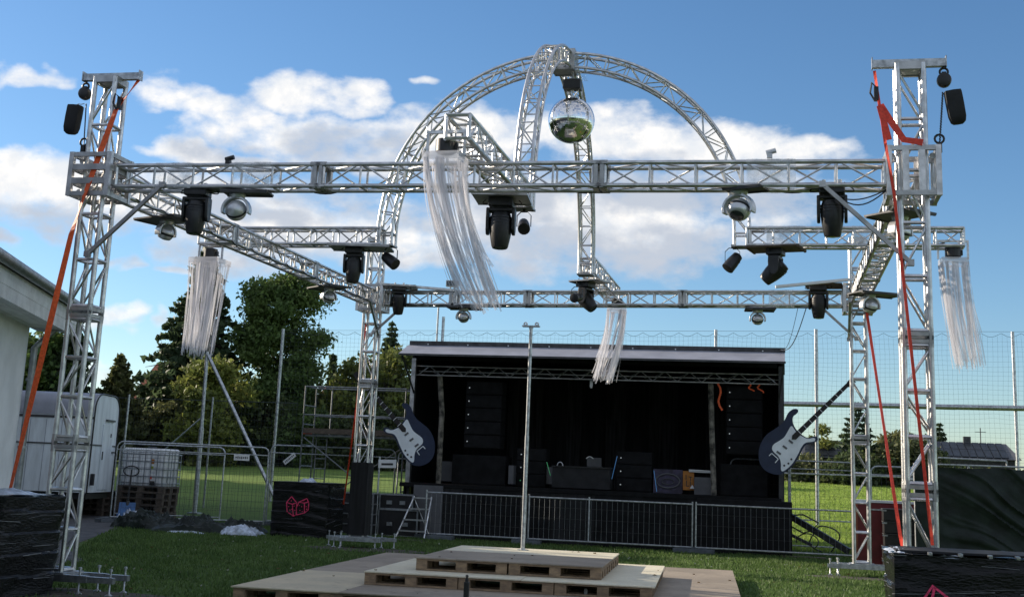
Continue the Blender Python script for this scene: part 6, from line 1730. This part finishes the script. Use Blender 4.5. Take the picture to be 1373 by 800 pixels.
for k in range(5):
    t = thing('black_crate', ('lowest', 'second lowest', 'middle', 'second highest', 'topmost')[k] + ' black crate of the stack right of the back right tower', 'crate', (5.92 + random.uniform(-.015, .015), 7.6, .02 + k * .245), 0, 'stacked black crates')
    B().box((0, 0, .11), (.74, .5, .215)).obj('crate_body', 'black', t, bevel=.008); B().box((0, 0, .228), (.77, .53, .022)).obj('rim', 'darkgrey', t)
    B().box((-.36, -.255, .20), (.10, .012, .03)).obj('tag_plate', 'zinc', t)
tag(B().tube([V((4.50 + .32 * math.cos(a) + .05 * math.sin(3 * a), 11.6, .42 + .30 * math.sin(a))) for a in [-1.2 + 5.6 * k / 26 for k in range(27)]], .016, 6).obj('cable_loop', 'black', smooth=True), 'big loop of black cable standing on the grass right of the stage', 'cable')
tag(B().tube([V((4.1 + .25 * math.cos(a), 11.5, .35 + .18 * math.sin(a))) for a in [-.8 + 4.2 * k / 20 for k in range(21)]], .014, 6).obj('cable_loop', 'black', smooth=True), 'smaller loop of black cable hanging over the tow bar', 'cable')

# ------------------------------------------------------------------ houses beyond
def house(name, label, x0, x1, y, ze, zr, d, roofm, wallm, panels=None, hip=.0, chim=None):
    g0 = hgt(0, y); t = thing(name, label, 'house', ((x0 + x1) / 2, y, g0)); hx = (x1 - x0) / 2; ze -= g0; zr -= g0
    B().box((0, d / 2, ze / 2), (2 * hx - .8, d - .8, ze)).obj('wall', wallm, t)
    r_ = B(); r_.add([(-hx, 0, ze), (hx, 0, ze), (hx - hip, d / 2, zr), (-hx + hip * .2, d / 2, zr), (hx, d, ze), (-hx, d, ze)], [(0, 1, 2, 3), (3, 2, 4, 5), (1, 4, 2), (0, 3, 5), (0, 5, 4, 1)])
    rf = r_.obj('roof', roofm, t)
    if chim: B().box((chim, d / 2, zr + .1), (.5, .5, .7)).obj('chimney', 'darkgrey', rf)
    if panels:
        nx_, ny_ = panels
        sl = V((0, d / 2, zr - ze)); ln = sl.length; ang = math.atan2(zr - ze, d / 2)
        pw = (2 * hx - .5 - hip) / nx_; ph = (ln - .25) / ny_
        for i in range(nx_):
            for j in range(ny_):
                f = (.12 + ph * (j + .5)) / ln; off = V((0, -math.sin(ang), math.cos(ang))) * .06
                sk = -hip * .55 * f
                p = V((-hx + .2 + pw * (i + .5) + (hip * .35 * f if False else 0), 0, ze)) + sl * f + off
                o = block('solar_panel', p, (pw - .07, ph - .07, .05), 'panel', t); o.rotation_euler = (ang, 0, 0)
    for k in range(4): block('window', (-hx + 1.2 + k * (2 * hx - 2.4) / 3, .38, ze * .5), (.9, .08, 1.0), 'panel', t)
    return t
house('solar_house', 'low house with wide dark solar roof beyond the tarpaulin screen', 14.2, 20.1, 78, 4.12, 5.36, 7.0, 'grey', 'roof', (9, 2), .5, -.3)
house('solar_house', 'far house with gridded solar roof right of the right guitar', 4.6, 7.7, 66, 3.55, 4.72, 5.0, 'grey', 'roof', (7, 3), .0)
house('red_house', 'house with red tiled roof peeping out left of the tall spruce', -48.6, -43.0, 75, 6.2, 9.5, 7.0, 'brick', 'housewall', None, 2.4)
house('red_house', 'house with red tiled roof far behind the left scaffold', -36.6, -31.9, 85, 6.7, 8.6, 6.0, 'brick', 'housewall', None, .2)
tag(B().tube([(17.9, 82, 2), (17.9, 82, 6.5)], .04, 6).tube([(17.5, 82, 6.2), (18.3, 82, 6.2)], .02, 4).obj('antenna_mast', 'darkgrey'), 'thin antenna mast behind the right solar roof', 'antenna')
